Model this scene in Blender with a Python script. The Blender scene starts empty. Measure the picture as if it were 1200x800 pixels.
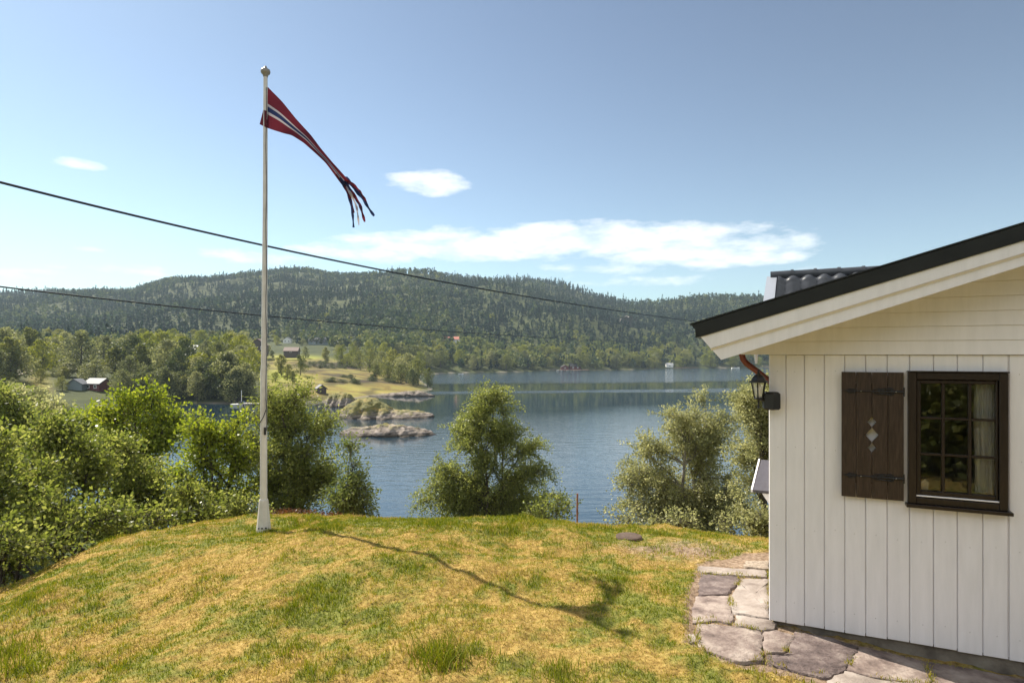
SUN=5.0; SKYS=.029; HAZE=.00014; CL=24.5; EXPO=1.03
import bpy, math, random
import numpy as np
from mathutils import Vector, Matrix
F = 720.0; HZ = 415.0; CX = 600.0; EYE = 12.0
rng = np.random.default_rng(7); random.seed(7)
scn = bpy.context.scene
COL = scn.collection
def P(px, py, Y): return np.array([(px-CX)/F*Y, Y, EYE-(py-HZ)/F*Y])
# ------------------------------------------------------------------ helpers
def tag(o, label=None, cat=None, group=None, kind=None):
    if label: o['label'] = label
    if cat: o['category'] = cat
    if group: o['group'] = group
    if kind: o['kind'] = kind
    return o
def link(name, me, parent=None, mats=()):
    for m in mats: me.materials.append(m)
    o = bpy.data.objects.new(name, me); COL.objects.link(o)
    if parent: o.parent = parent
    return o
def empty(name, loc=(0,0,0), rz=0.0):
    o = bpy.data.objects.new(name, None); COL.objects.link(o)
    o.location = Vector([float(v) for v in loc]); o.rotation_euler = (0,0,rz); o.empty_display_size = .2
    return o
def np_mesh(name, verts, faces, smooth=False, attr=None, mat_idx=None):
    """faces: (n,k) int array"""
    verts = np.asarray(verts, dtype=np.float32); faces = np.asarray(faces, dtype=np.int32)
    n, k = faces.shape
    me = bpy.data.meshes.new(name)
    me.vertices.add(len(verts)); me.vertices.foreach_set('co', verts.ravel())
    me.loops.add(n*k); me.loops.foreach_set('vertex_index', faces.ravel())
    me.polygons.add(n); me.polygons.foreach_set('loop_start', np.arange(0, n*k, k, dtype=np.int32))
    if mat_idx is not None: me.polygons.foreach_set('material_index', np.asarray(mat_idx, dtype=np.int32))
    me.update(calc_edges=True)
    if smooth: me.polygons.foreach_set('use_smooth', np.ones(n, dtype=bool))
    for an, (dom, data) in (attr or {}).items():
        a = me.attributes.new(an, 'FLOAT', dom); a.data.foreach_set('value', np.asarray(data, dtype=np.float32))
    me.validate(verbose=False)
    return me
class MB:
    """collects shapes into one mesh"""
    def __init__(s): s.v = []; s.f = []; s.m = []; s.sm = []
    def add(s, v, f, m=0, sm=False):
        b = len(s.v); s.v += [tuple(float(c) for c in q) for q in v]
        for q in f: s.f.append([i+b for i in q]); s.m.append(m); s.sm.append(sm)
        return s
    def box(s, a, b, m=0, ch=0.0):
        x0,y0,z0 = a; x1,y1,z1 = b
        if ch <= 0:
            v = [(x0,y0,z0),(x1,y0,z0),(x1,y1,z0),(x0,y1,z0),(x0,y0,z1),(x1,y0,z1),(x1,y1,z1),(x0,y1,z1)]
            f = [(0,3,2,1),(4,5,6,7),(0,1,5,4),(1,2,6,5),(2,3,7,6),(3,0,4,7)]
            return s.add(v, f, m)
        import bmesh
        bm = bmesh.new(); bmesh.ops.create_cube(bm, size=1)
        for q in bm.verts: q.co = Vector(((x0+x1)/2+q.co.x*(x1-x0), (y0+y1)/2+q.co.y*(y1-y0), (z0+z1)/2+q.co.z*(z1-z0)))
        bmesh.ops.bevel(bm, geom=list(bm.edges), offset=ch, segments=1, affect='EDGES')
        bm.verts.ensure_lookup_table()
        s.add([q.co[:] for q in bm.verts], [[l.index for l in fc.verts] for fc in bm.faces], m); bm.free(); return s
    def prism(s, poly, fn, d0, d1, m=0):
        """poly 2D list (ccw), fn(u,v,d)->xyz"""
        n = len(poly); v = [fn(p[0],p[1],d0) for p in poly]+[fn(p[0],p[1],d1) for p in poly]
        f = [list(range(n))[::-1], list(range(n,2*n))]+[[i,(i+1)%n,n+(i+1)%n,n+i] for i in range(n)]
        return s.add(v, f, m)
    def tube(s, pts, rad, sides=8, m=0, sm=True, cap=True):
        pts = [Vector([float(c) for c in p]) for p in pts]; n = len(pts)
        if not hasattr(rad, '__len__'): rad = [rad]*n
        v = []; up = None
        for i,p in enumerate(pts):
            d = (pts[min(i+1,n-1)]-pts[max(i-1,0)])
            d = d.normalized() if d.length > 1e-9 else Vector((0,0,1))
            if up is None:
                up = Vector((1,0,0)) if abs(d.x) < .8 else Vector((0,1,0))
            a = (up - d*up.dot(d)).normalized(); up = a; b = d.cross(a)
            for k in range(sides):
                t = 2*math.pi*k/sides; v.append(p+(a*math.cos(t)+b*math.sin(t))*rad[i])
        f = [[i*sides+k, i*sides+(k+1)%sides, (i+1)*sides+(k+1)%sides, (i+1)*sides+k] for i in range(n-1) for k in range(sides)]
        s.add(v, f, m, sm)
        if cap:
            s.add(v[:sides], [list(range(sides))[::-1]], m); s.add(v[-sides:], [list(range(sides))], m)
        return s
    def lathe(s, prof, c=(0,0,0), sides=16, m=0, sm=True, phase=0.0):
        v = []; 
        for r,z in prof:
            for k in range(sides):
                t = 2*math.pi*k/sides+phase; v.append((c[0]+r*math.cos(t), c[1]+r*math.sin(t), c[2]+z))
        n = len(prof)
        f = [[i*sides+k, i*sides+(k+1)%sides, (i+1)*sides+(k+1)%sides, (i+1)*sides+k] for i in range(n-1) for k in range(sides)]
        s.add(v, f, m, sm)
        s.add(v[:sides], [list(range(sides))[::-1]], m); s.add(v[-sides:], [list(range(sides))], m)
        return s
    def build(s, name, mats, parent=None):
        me = bpy.data.meshes.new(name); me.from_pydata(s.v, [], s.f)
        me.polygons.foreach_set('material_index', s.m); me.polygons.foreach_set('use_smooth', s.sm); me.update()
        return link(name, me, parent, mats if isinstance(mats, (list,tuple)) else [mats])
# value noise --------------------------------------------------------
_perm = np.random.default_rng(3).random((256,256)).astype(np.float64)
def vnoise(x, y):
    xi = np.floor(x).astype(int); yi = np.floor(y).astype(int); fx = x-xi; fy = y-yi
    fx = fx*fx*(3-2*fx); fy = fy*fy*(3-2*fy)
    a = _perm[xi&255, yi&255]; b = _perm[(xi+1)&255, yi&255]; c = _perm[xi&255, (yi+1)&255]; d = _perm[(xi+1)&255, (yi+1)&255]
    return (a*(1-fx)+b*fx)*(1-fy)+(c*(1-fx)+d*fx)*fy
def fbm(x, y, o=4, g=.5):
    r = 0; a = 1; t = 0
    for i in range(o):
        r = r+a*vnoise(x*2**i+17.3*i, y*2**i+5.1*i); t += a; a *= g
    return r/t
def sstep(a, b, x):
    t = np.clip((x-a)/(b-a), 0, 1); return t*t*(3-2*t)
# ------------------------------------------------------------------ materials
def mat(name, base=(.5,.5,.5), rough=.6, spec=.5, metal=0.0):
    m = bpy.data.materials.new(name); m.use_nodes = True
    b = m.node_tree.nodes['Principled BSDF']
    b.inputs['Base Color'].default_value = (*base, 1); b.inputs['Roughness'].default_value = rough
    b.inputs['Specular IOR Level'].default_value = spec; b.inputs['Metallic'].default_value = metal
    return m
def N(m, t, **kw):
    n = m.node_tree.nodes.new(t)
    for k, v in kw.items():
        if k in n.inputs.keys() if isinstance(k, str) else False: n.inputs[k].default_value = v
        else: setattr(n, k, v)
    return n
def L(m, a, b): m.node_tree.links.new(a, b)
def ramp(m, fac, stops):
    r = m.node_tree.nodes.new('ShaderNodeValToRGB'); e = r.color_ramp.elements
    while len(e) < len(stops): e.new(.5)
    for i,(p,c) in enumerate(stops): e[i].position = p; e[i].color = (*c, 1)
    L(m, fac, r.inputs['Fac']); return r.outputs['Color']
def noisy(name, cols, scale=8, rough=.7, bump=.0, bscale=60, detail=5, stretch=None, spec=.4, bdist=.01, obj=True):
    """surface whose own colour varies by noise"""
    m = mat(name, cols[0], rough, spec); b = m.node_tree.nodes['Principled BSDF']
    tc = N(m, 'ShaderNodeTexCoord'); src = tc.outputs['Object']
    if stretch:
        mp = N(m, 'ShaderNodeMapping'); mp.inputs['Scale'].default_value = stretch; L(m, src, mp.inputs['Vector']); src = mp.outputs['Vector']
    n1 = N(m, 'ShaderNodeTexNoise'); n1.inputs['Scale'].default_value = scale; n1.inputs['Detail'].default_value = detail
    n1.inputs['Roughness'].default_value = .62; L(m, src, n1.inputs['Vector'])
    k = len(cols); c = ramp(m, n1.outputs['Fac'], [(.3+.4*i/(max(k-1,1)), cols[i]) for i in range(k)])
    L(m, c, b.inputs['Base Color'])
    if bump:
        n2 = N(m, 'ShaderNodeTexNoise'); n2.inputs['Scale'].default_value = bscale; n2.inputs['Detail'].default_value = 4; L(m, src, n2.inputs['Vector'])
        bp = N(m, 'ShaderNodeBump'); bp.inputs['Strength'].default_value = bump; bp.inputs['Distance'].default_value = bdist
        L(m, n2.outputs['Fac'], bp.inputs['Height']); L(m, bp.outputs['Normal'], b.inputs['Normal'])
    return m
def leaf_mat(name, stops, trans=.45, rough=.45, tint=1.25, spec=.35, objvar=.0):
    m = mat(name, stops[0], rough, spec); nt = m.node_tree; b = nt.nodes['Principled BSDF']; out = nt.nodes['Material Output']
    at = N(m, 'ShaderNodeAttribute'); at.attribute_name = 'rnd'
    fac = at.outputs['Fac']
    if objvar:
        oi = N(m, 'ShaderNodeObjectInfo'); ma = N(m, 'ShaderNodeMath'); ma.operation = 'MULTIPLY_ADD'; ma.inputs[1].default_value = objvar
        L(m, oi.outputs['Random'], ma.inputs[0]); L(m, fac, ma.inputs[2]); sb = N(m, 'ShaderNodeMath'); sb.operation = 'SUBTRACT'; sb.inputs[1].default_value = objvar/2
        L(m, ma.outputs[0], sb.inputs[0]); fac = sb.outputs[0]
    k = len(stops); c = ramp(m, fac, [(i/(k-1), stops[i]) for i in range(k)])
    L(m, c, b.inputs['Base Color'])
    hs = N(m, 'ShaderNodeHueSaturation'); hs.inputs['Hue'].default_value = .497; hs.inputs['Saturation'].default_value = 1.1; hs.inputs['Value'].default_value = tint
    L(m, c, hs.inputs['Color']); tr = N(m, 'ShaderNodeBsdfTranslucent'); L(m, hs.outputs['Color'], tr.inputs['Color'])
    mx = N(m, 'ShaderNodeMixShader'); mx.inputs['Fac'].default_value = trans
    L(m, b.outputs[0], mx.inputs[1]); L(m, tr.outputs[0], mx.inputs[2]); L(m, mx.outputs[0], out.inputs['Surface'])
    return m
M = {}
M['white'] = noisy('white_paint', [(.77,.745,.76),(.86,.83,.85)], 3, .5, .12, 90, stretch=(6,6,.8), bdist=.002)
M['dark_wood'] = noisy('stained_boards', [(.022,.013,.010),(.042,.026,.019),(.07,.045,.034)], 9, .45, .3, 40, stretch=(14,14,1.1), bdist=.002)
M['dark_frame'] = noisy('stained_frame', [(.016,.010,.008),(.032,.02,.015)], 7, .38, .15, 40, stretch=(9,9,1), bdist=.002)
M['iron'] = mat('black_iron', (.012,.012,.014), .45, .5)
M['black_metal'] = noisy('black_sheet_metal', [(.012,.013,.014),(.022,.023,.024)], 5, .35, .05, 30)
M['tile'] = noisy('dark_glazed_tile', [(.045,.048,.055),(.075,.078,.088)], 5, .22, .1, 40)
M['copper'] = noisy('brown_red_pipe', [(.13,.03,.018),(.18,.045,.025)], 8, .4)
M['concrete'] = noisy('foundation_concrete', [(.10,.085,.07),(.2,.17,.14),(.27,.24,.2)], 6, .9, .6, 40)
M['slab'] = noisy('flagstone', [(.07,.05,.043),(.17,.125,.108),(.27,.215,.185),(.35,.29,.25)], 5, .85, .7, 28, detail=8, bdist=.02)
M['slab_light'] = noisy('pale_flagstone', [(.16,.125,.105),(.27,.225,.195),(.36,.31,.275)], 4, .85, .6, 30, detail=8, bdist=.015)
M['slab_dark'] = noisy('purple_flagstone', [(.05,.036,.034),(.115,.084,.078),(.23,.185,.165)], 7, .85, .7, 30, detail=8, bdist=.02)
M['gravel'] = noisy('grit', [(.13,.1,.075),(.33,.26,.2),(.45,.38,.3)], 40, .95, .8, 120, bdist=.02)
M['pole'] = noisy('pole_white', [(.50,.47,.44),(.66,.63,.6)], 4, .4, .05, 60)
M['cable'] = mat('cable_black', (.012,.012,.015), .5)
M['bark'] = noisy('bark', [(.035,.028,.022),(.10,.085,.07)], 12, .9, .6, 30, stretch=(1,1,.3))
M['bark_pale'] = noisy('birch_bark', [(.05,.04,.035),(.22,.2,.18),(.38,.36,.33)], 6, .85, .4, 30)
M['rock'] = noisy('islet_rock', [(.13,.11,.10),(.27,.235,.215),(.42,.38,.35)], .55, .85, .9, 2.4, detail=9, bdist=.35, stretch=(1,1,2.6))
# ------------------------------------------------------------------ terrain height
def rel(px, py, z): Y = -z*F/(py-HZ); return ((px-CX)/F*Y, Y, z)
cp = [rel(*q) for q in [(600,800,-2.0),(300,800,-2.1),(0,800,-2.4),(150,740,-2.33),(900,800,-2.1),(1100,800,-2.17),(1200,795,-2.2),
 (450,760,-2.03),(750,760,-2.08),(309,622,-2.4),(425,632,-2.07),(370,631,-2.13),(500,653,-2.04),(600,697,-2.10),(733,738,-2.1),
 (902,728,-2.12),(850,655,-2.24),(820,700,-2.15),(200,680,-2.27),(100,700,-2.37),(50,730,-2.42),(600,640,-2.2),(737,629,-2.33)]]
crest = [rel(*q) for q in [(0,692,-2.65),(50,668,-2.6),(100,645,-2.55),(150,630,-2.5),(200,619,-2.45),(250,609,-2.43),(300,602,-2.46),
 (400,606,-2.4),(500,611,-2.36),(620,607,-2.3),(700,618,-2.4),(780,616,-2.45),(850,627,-2.46),(900,632,-2.46),(1000,634,-2.5),(1100,634,-2.55)]]
cp += crest
for x,y,z in crest:
    ux, uy = x/math.hypot(x,y), y/math.hypot(x,y)
    if x < -4.5: ux, uy = -.75, .66
    cp.append((x+ux*2.2, y+uy*2.2, z-1.15)); cp.append((x+ux*5.5, y+uy*5.5, z-3.2))
cp += [(x,22,-7.6) for x in (-25,-12,0,12,25)]+[(x,32,-10.4) for x in (-30,-10,10,30)]+[(x,44,-12.8) for x in (-35,-12,12,35)]
cp += [(-14,5,-5.2),(-22,2,-7),(-35,-5,-8),(-38,14,-8.5),(0,0,-1.75),(0,-3,-1.5),(0,-8,-1.2),(6,-8,-1.2),(-6,-6,-1.8),(-9,0,-3),(-13,-5,-3.5),
 (0,-22,-.2),(14,-22,-.2),(-22,-22,-1.8),(10,0,-2.1),(10,6,-2.3),(5,2,-2.1),(16,8,-2.6),(22,2,-2.4),(35,-10,-1),(40,10,-4)]
cp = np.array(cp)
def tps(r): return np.where(r > 1e-9, r*r*np.log(np.maximum(r,1e-9)), 0)
A = tps(np.hypot(cp[:,None,0]-cp[None,:,0], cp[:,None,1]-cp[None,:,1]))+np.eye(len(cp))*.02
Q = np.c_[np.ones(len(cp)), cp[:,0], cp[:,1]]
SY = np.block([[A, Q],[Q.T, np.zeros((3,3))]]); W = np.linalg.solve(SY, np.r_[cp[:,2], 0,0,0])
def near_h(x, y):
    sh = x.shape; x = x.ravel(); y = y.ravel(); o = np.zeros(len(x))
    for i in range(len(cp)): o += W[i]*tps(np.hypot(x-cp[i,0], y-cp[i,1]))
    return (o+W[-3]+W[-2]*x+W[-1]*y).reshape(sh)
def pxY(px, Y): return ((px-CX)/F*Y, Y)
lake = [(420,60),(120,50),(60,41),(20,39),(-5,38),(-25,41),(-38,52),(-45,75),(-62,102),(-85,128),(-97,146),(-93,152),(-78,150),(-60,147),(-50,151),(-43,160),
 (-41,172),(-38,186),(-31,196),(-27,202),(-27,212),(-33,240),(-45,300),(-56,360),(-43,388),(-20,404),(0,411),(18,440),(32,462),(60,458),(110,490),(125,520),(160,528),(225,540),
 (330,545),(480,560),(700,570),(700,60)]
LK = np.array(lake, float)
def lake_sd(x, y):
    """signed distance to the shore, positive on land"""
    sh = x.shape; x = x.ravel(); y = y.ravel(); d = np.full(len(x), 1e9); ins = np.zeros(len(x), bool); n = len(LK)
    for i in range(n):
        a = LK[i]; b = LK[(i+1)%n]; e = b-a; t = np.clip(((x-a[0])*e[0]+(y-a[1])*e[1])/(e@e), 0, 1)
        d = np.minimum(d, np.hypot(x-a[0]-t*e[0], y-a[1]-t*e[1]))
        c = ((a[1] > y) != (b[1] > y)); xi = a[0]+(y-a[1])*(e[0])/(e[1] if e[1] else 1e-9); ins ^= c & (x < xi)
    return np.where(ins, -d, d).reshape(sh)
SKY = [(-900,345),(-300,345),(-60,343),(0,342),(60,339),(150,339),(195,326),(240,325),(300,319),(335,314),(365,315),(400,320),(450,323),(500,325),(560,327),(620,326),(660,330),(700,342),(740,351),(780,350),
 (830,343),(880,344),(950,350),(1050,362),(1200,370),(1600,372),(2200,380)]
def far_h(x, y):
    u = x/np.maximum(y, 30); px = CX+F*u
    sd = lake_sd(x, y)
    shore = np.where(sd > 0, 1, 0)
    base = 9.5*(1-np.exp(-np.maximum(sd,0)/55))
    left = sstep(640, 440, px)
    base = base+left*(np.maximum(y-290, 0)*.055)*sstep(0,60,sd)
    R = 1250-280*sstep(560, 760, px)+60*np.sin(u*9)
    Y0 = np.where(px < 560, 520-60*sstep(300,560,px), 455+80*sstep(640,800,px))
    top = (HZ-np.interp(px, [a for a,_ in SKY], [b for _,b in SKY]))/F*R+EYE-9
    t = np.clip((y-Y0)/(R-Y0), 0, 1.6)
    prof = np.where(t < 1, .55*t+.45*t*t*(3-2*t), 1-.25*(t-1))
    ridge = (fbm(x/170+3, y/170, 4)-.5)*70*np.clip(t*2.2,0,1)*np.clip((1.02-t)*3,0,1)
    h = base+prof*(top-base)*np.where(t>0,1,0)+ridge
    h = h+(fbm(x/25, y/25, 3)-.5)*2.2*np.clip(sd/25,0,1)
    return np.where(sd > 0, h, np.maximum(sd*.35, -3.0))
def height(x, y):
    x = np.asarray(x, float); y = np.asarray(y, float)
    nh = near_h(x, y)+EYE; r = np.hypot(x, y)
    w = sstep(36, 52, np.maximum(r, np.where(y<20, np.abs(x)*.9, r)))
    w = np.where(y < 10, 0.0+sstep(45,70,r), w)
    nh = np.clip(nh, -3, 30)
    fh = np.where(y > 20, far_h(x, np.maximum(y, 20)), 0.0)
    w2 = np.where(y < 20, 0, w); out = nh*(1-w2)+fh*w2
    return out
def H1(x, y): return float(height(np.array([x]), np.array([y]))[0])
def micro(x, y):
    return (fbm(x*1.3, y*1.3, 3)-.5)*.12+(fbm(x*5+9, y*5, 4, .62)-.5)*.085
path_poly = np.array([(2.75,7.1),(2.02,6.6),(1.62,5.6),(1.44,5.0),(1.29,4.5),(1.5,4.18),(1.93,4.0),(2.08,3.8),(2.25,3.3),(3.2,2.4),(6,1.2),(6,3.5),(3.2,4.3),(2.1,4.9),(2.6,6.3),(3.1,7.1)])
def poly_in(poly, x, y):
    ins = np.zeros(x.shape, bool); n = len(poly)
    for i in range(n):
        a = poly[i]; b = poly[(i+1)%n]
        c = ((a[1] > y) != (b[1] > y)); xi = a[0]+(y-a[1])*(b[0]-a[0])/((b[1]-a[1]) or 1e-9); ins ^= c & (x < xi)
    return ins
def green_amt(x, y):
    g = fbm(x*.62+40, y*.75+11, 4, .6)
    g2 = fbm(x*4+1, y*4+7, 3)
    band = np.exp(-((y-8.1-.02*x*x)/.9)**2)*.22*(x>-4)*(x<2.2)          # greener strip along the crest
    edge = np.exp(-((x-1.25+.15*(y-4))/.5)**2)*.2*(y>3)*(y<7)
    gp = np.exp(-(((x+2.2)/1.1)**2+((y-4.9)/.65)**2))*.16
    g3 = fbm(x*13+8, y*13, 3)
    return np.clip((g-.5)*1.7+(g2-.5)*2.0+(g3-.5)*2.0+.34+band*1.6+edge*1.2+gp*1.6, 0, 1)
# near ground sheet
def axis(lo, hi, f0, f1, fine, grow=1.16):
    a = list(np.arange(f0, f1, fine)); s = fine; p = a[-1]
    while p < hi: s *= grow; p += min(s, 3.0); a.append(min(p, hi))
    s = fine; p = f0; b = []
    while p > lo: s *= grow; p -= min(s, 3.0); b.append(max(p, lo))
    return np.array(b[::-1]+a)
def grid_mesh(name, X, Y, Z, attr=None):
    ny, nx = X.shape; v = np.c_[X.ravel(), Y.ravel(), Z.ravel()]
    i = (np.arange(ny-1)[:,None]*nx+np.arange(nx-1)[None,:]).ravel()
    f = np.c_[i, i+1, i+nx+1, i+nx]
    return np_mesh(name, v, f, True, attr)
ax = axis(-90, 90, -7.5, 4.6, .045); ay = axis(-60, 66, 2.9, 10.6, .045)
GX, GY = np.meshgrid(ax, ay)
GZ = height(GX, GY)
nearmask = sstep(26, 12, np.hypot(GX, GY))
inpath = poly_in(path_poly, GX, GY)
GZ = GZ+micro(GX, GY)*np.where(inpath, .15, 1)*nearmask+np.where(nearmask < 1, (fbm(GX/3,GY/3,3)-.5)*.8*(1-nearmask), 0)-np.where(inpath, .026, 0)
def ground_mat():
    m = mat('ground', (.2,.15,.07), .95, .1); b = m.node_tree.nodes['Principled BSDF']
    at = N(m, 'ShaderNodeAttribute'); at.attribute_name = 'green'; ap = N(m, 'ShaderNodeAttribute'); ap.attribute_name = 'grit'
    aw = N(m, 'ShaderNodeAttribute'); aw.attribute_name = 'wild'
    tc = N(m, 'ShaderNodeTexCoord')
    n = N(m, 'ShaderNodeTexNoise'); n.inputs['Scale'].default_value = 22; n.inputs['Detail'].default_value = 8; n.inputs['Roughness'].default_value = .7; L(m, tc.outputs['Object'], n.inputs['Vector'])
    dry = ramp(m, n.outputs['Fac'], [(.3,(.11,.065,.02)),(.45,(.28,.18,.05)),(.6,(.42,.29,.09)),(.75,(.54,.40,.18))])
    grn = ramp(m, n.outputs['Fac'], [(.3,(.05,.06,.015)),(.5,(.15,.16,.035)),(.7,(.28,.27,.07))])
    grt = ramp(m, n.outputs['Fac'], [(.35,(.12,.08,.05)),(.55,(.28,.2,.14)),(.7,(.42,.34,.26))])
    mx = N(m, 'ShaderNodeMix', data_type='RGBA'); L(m, at.outputs['Fac'], mx.inputs['Factor']); L(m, dry, mx.inputs['A']); L(m, grn, mx.inputs['B'])
    m2 = N(m, 'ShaderNodeMix', data_type='RGBA'); L(m, ap.outputs['Fac'], m2.inputs['Factor']); L(m, mx.outputs['Result'], m2.inputs['A']); L(m, grt, m2.inputs['B'])
    m3 = N(m, 'ShaderNodeMix', data_type='RGBA'); L(m, aw.outputs['Fac'], m3.inputs['Factor']); L(m, m2.outputs['Result'], m3.inputs['A']); m3.inputs['B'].default_value = (.045,.055,.018,1)
    L(m, m3.outputs['Result'], b.inputs['Base Color'])
    bp = N(m, 'ShaderNodeBump'); bp.inputs['Strength'].default_value = .9; bp.inputs['Distance'].default_value = .03
    L(m, n.outputs['Fac'], bp.inputs['Height']); L(m, bp.outputs['Normal'], b.inputs['Normal'])
    return m
wild = np.maximum(sstep(11.5, 14, np.hypot(GX*.95, GY))*(GY > 0), sstep(-.6, -2.0, GY+(fbm(GX*.8,GY*.8,3)-.5)*2)*.85)
gritm = np.where(poly_in(path_poly+np.where(path_poly[:, :1] < 2.2, [[-.03,0]], [[0.,0.]]), GX, GY), 1.0, 0)
bare = np.exp(-(((GX-1.95)/.75)**2+((GY-7.15)/.45)**2))*1.3
gritm = np.clip(gritm+bare*(fbm(GX*5,GY*5,3)+.2), 0, 1)
me = grid_mesh('ground', GX, GY, GZ, {'green':('POINT', green_amt(GX,GY).ravel()), 'grit':('POINT', gritm.ravel()), 'wild':('POINT', wild.ravel())})
o = link('ground', me, None, [ground_mat()]); tag(o, kind='structure', label='dry lawn mound and slope the camera stands on', cat='ground')
# far landscape
us = np.concatenate([np.linspace(-2.4,-.95,30)[:-1], np.linspace(-.95,.95,240), np.linspace(.95,2.4,30)[1:]])
ys = np.concatenate([np.linspace(64,260,70)[:-1], np.geomspace(260,2300,150)])
U, YY = np.meshgrid(us, ys); XX = U*YY; ZZ = height(XX, YY)-.02
PXX = CX+F*U
PYY = HZ-(ZZ-EYE)/YY*F
def field_amt(x, y):
    px = CX+F*x/y
    a = sstep(300,325,px)*sstep(505,480,px)*sstep(150,165,y)*sstep(385,345,y)
    b = np.exp(-((px-232)/10)**2-((y-235)/22)**2)
    c = np.exp(-((px-45)/14)**2-((y-150)/35)**2)+.8*np.exp(-((px-42)/12)**2-((y-285)/30)**2)
    return np.clip(a+b+c, 0, 1)
fa = field_amt(XX, YY)
wob = (fbm(XX/9, YY/14, 3)-.5)*9
scrub = np.clip(np.exp(-((PXX-397)/48)**2-((PYY-428+wob)/4.5)**2)*1.5+np.exp(-((PXX-425)/25)**2-((PYY-447+wob)/4)**2)*1.1+np.exp(-((PXX-395)/15)**2-((PYY-440+wob)/3)**2)+sstep(.56,.7,fbm(XX/7+3,YY/7,3))*.7, 0, 1)*(YY<420)
lush = np.clip(np.exp(-((PXX-326)/26)**2-((PYY-441+wob)/7)**2)+np.exp(-((PXX-370)/70)**2-((PYY-417+wob*.3)/4)**2)*.8,0,1)
rs = (lake_sd(XX, YY)); rocky = sstep(1.6, .2, np.abs(rs-.3))*.8
def land_mat():
    m = mat('landscape', (.05,.06,.02), .95, .15); b = m.node_tree.nodes['Principled BSDF']
    af = N(m, 'ShaderNodeAttribute'); af.attribute_name = 'field'; ar = N(m, 'ShaderNodeAttribute'); ar.attribute_name = 'rocky'
    tc = N(m, 'ShaderNodeTexCoord'); n = N(m, 'ShaderNodeTexNoise'); n.inputs['Scale'].default_value = .06; n.inputs['Detail'].default_value = 11; n.inputs['Roughness'].default_value = .72
    L(m, tc.outputs['Object'], n.inputs['Vector'])
    wood = ramp(m, n.outputs['Fac'], [(.35,(.03,.038,.014)),(.6,(.06,.07,.022)),(.75,(.12,.11,.04))])
    fld = ramp(m, n.outputs['Fac'], [(.36,(.09,.07,.02)),(.46,(.20,.15,.04)),(.54,(.22,.20,.045)),(.62,(.31,.24,.06))])
    asx = N(m, 'ShaderNodeAttribute'); asx.attribute_name = 'scrub'; al = N(m, 'ShaderNodeAttribute'); al.attribute_name = 'lush'
    q1 = N(m, 'ShaderNodeMix', data_type='RGBA'); L(m, al.outputs['Fac'], q1.inputs['Factor']); L(m, fld, q1.inputs['A']); q1.inputs['B'].default_value = (.30,.33,.05,1)
    q2 = N(m, 'ShaderNodeMix', data_type='RGBA'); L(m, asx.outputs['Fac'], q2.inputs['Factor']); L(m, q1.outputs['Result'], q2.inputs['A']); q2.inputs['B'].default_value = (.045,.032,.018,1); fld = q2.outputs['Result']
    mx = N(m, 'ShaderNodeMix', data_type='RGBA'); L(m, af.outputs['Fac'], mx.inputs['Factor']); L(m, wood, mx.inputs['A']); L(m, fld, mx.inputs['B'])
    m2 = N(m, 'ShaderNodeMix', data_type='RGBA'); L(m, ar.outputs['Fac'], m2.inputs['Factor']); L(m, mx.outputs['Result'], m2.inputs['A']); m2.inputs['B'].default_value = (.2,.17,.145,1)
    L(m, m2.outputs['Result'], b.inputs['Base Color']); return m
me = grid_mesh('hills', XX, YY, ZZ, {'field':('POINT', fa.ravel()), 'rocky':('POINT', rocky.ravel()), 'scrub':('POINT', scrub.ravel()), 'lush':('POINT', lush.ravel())})
o = link('hills', me, None, [land_mat()]); tag(o, kind='structure', label='wooded hills and fields round the lake', cat='hills')
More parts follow.
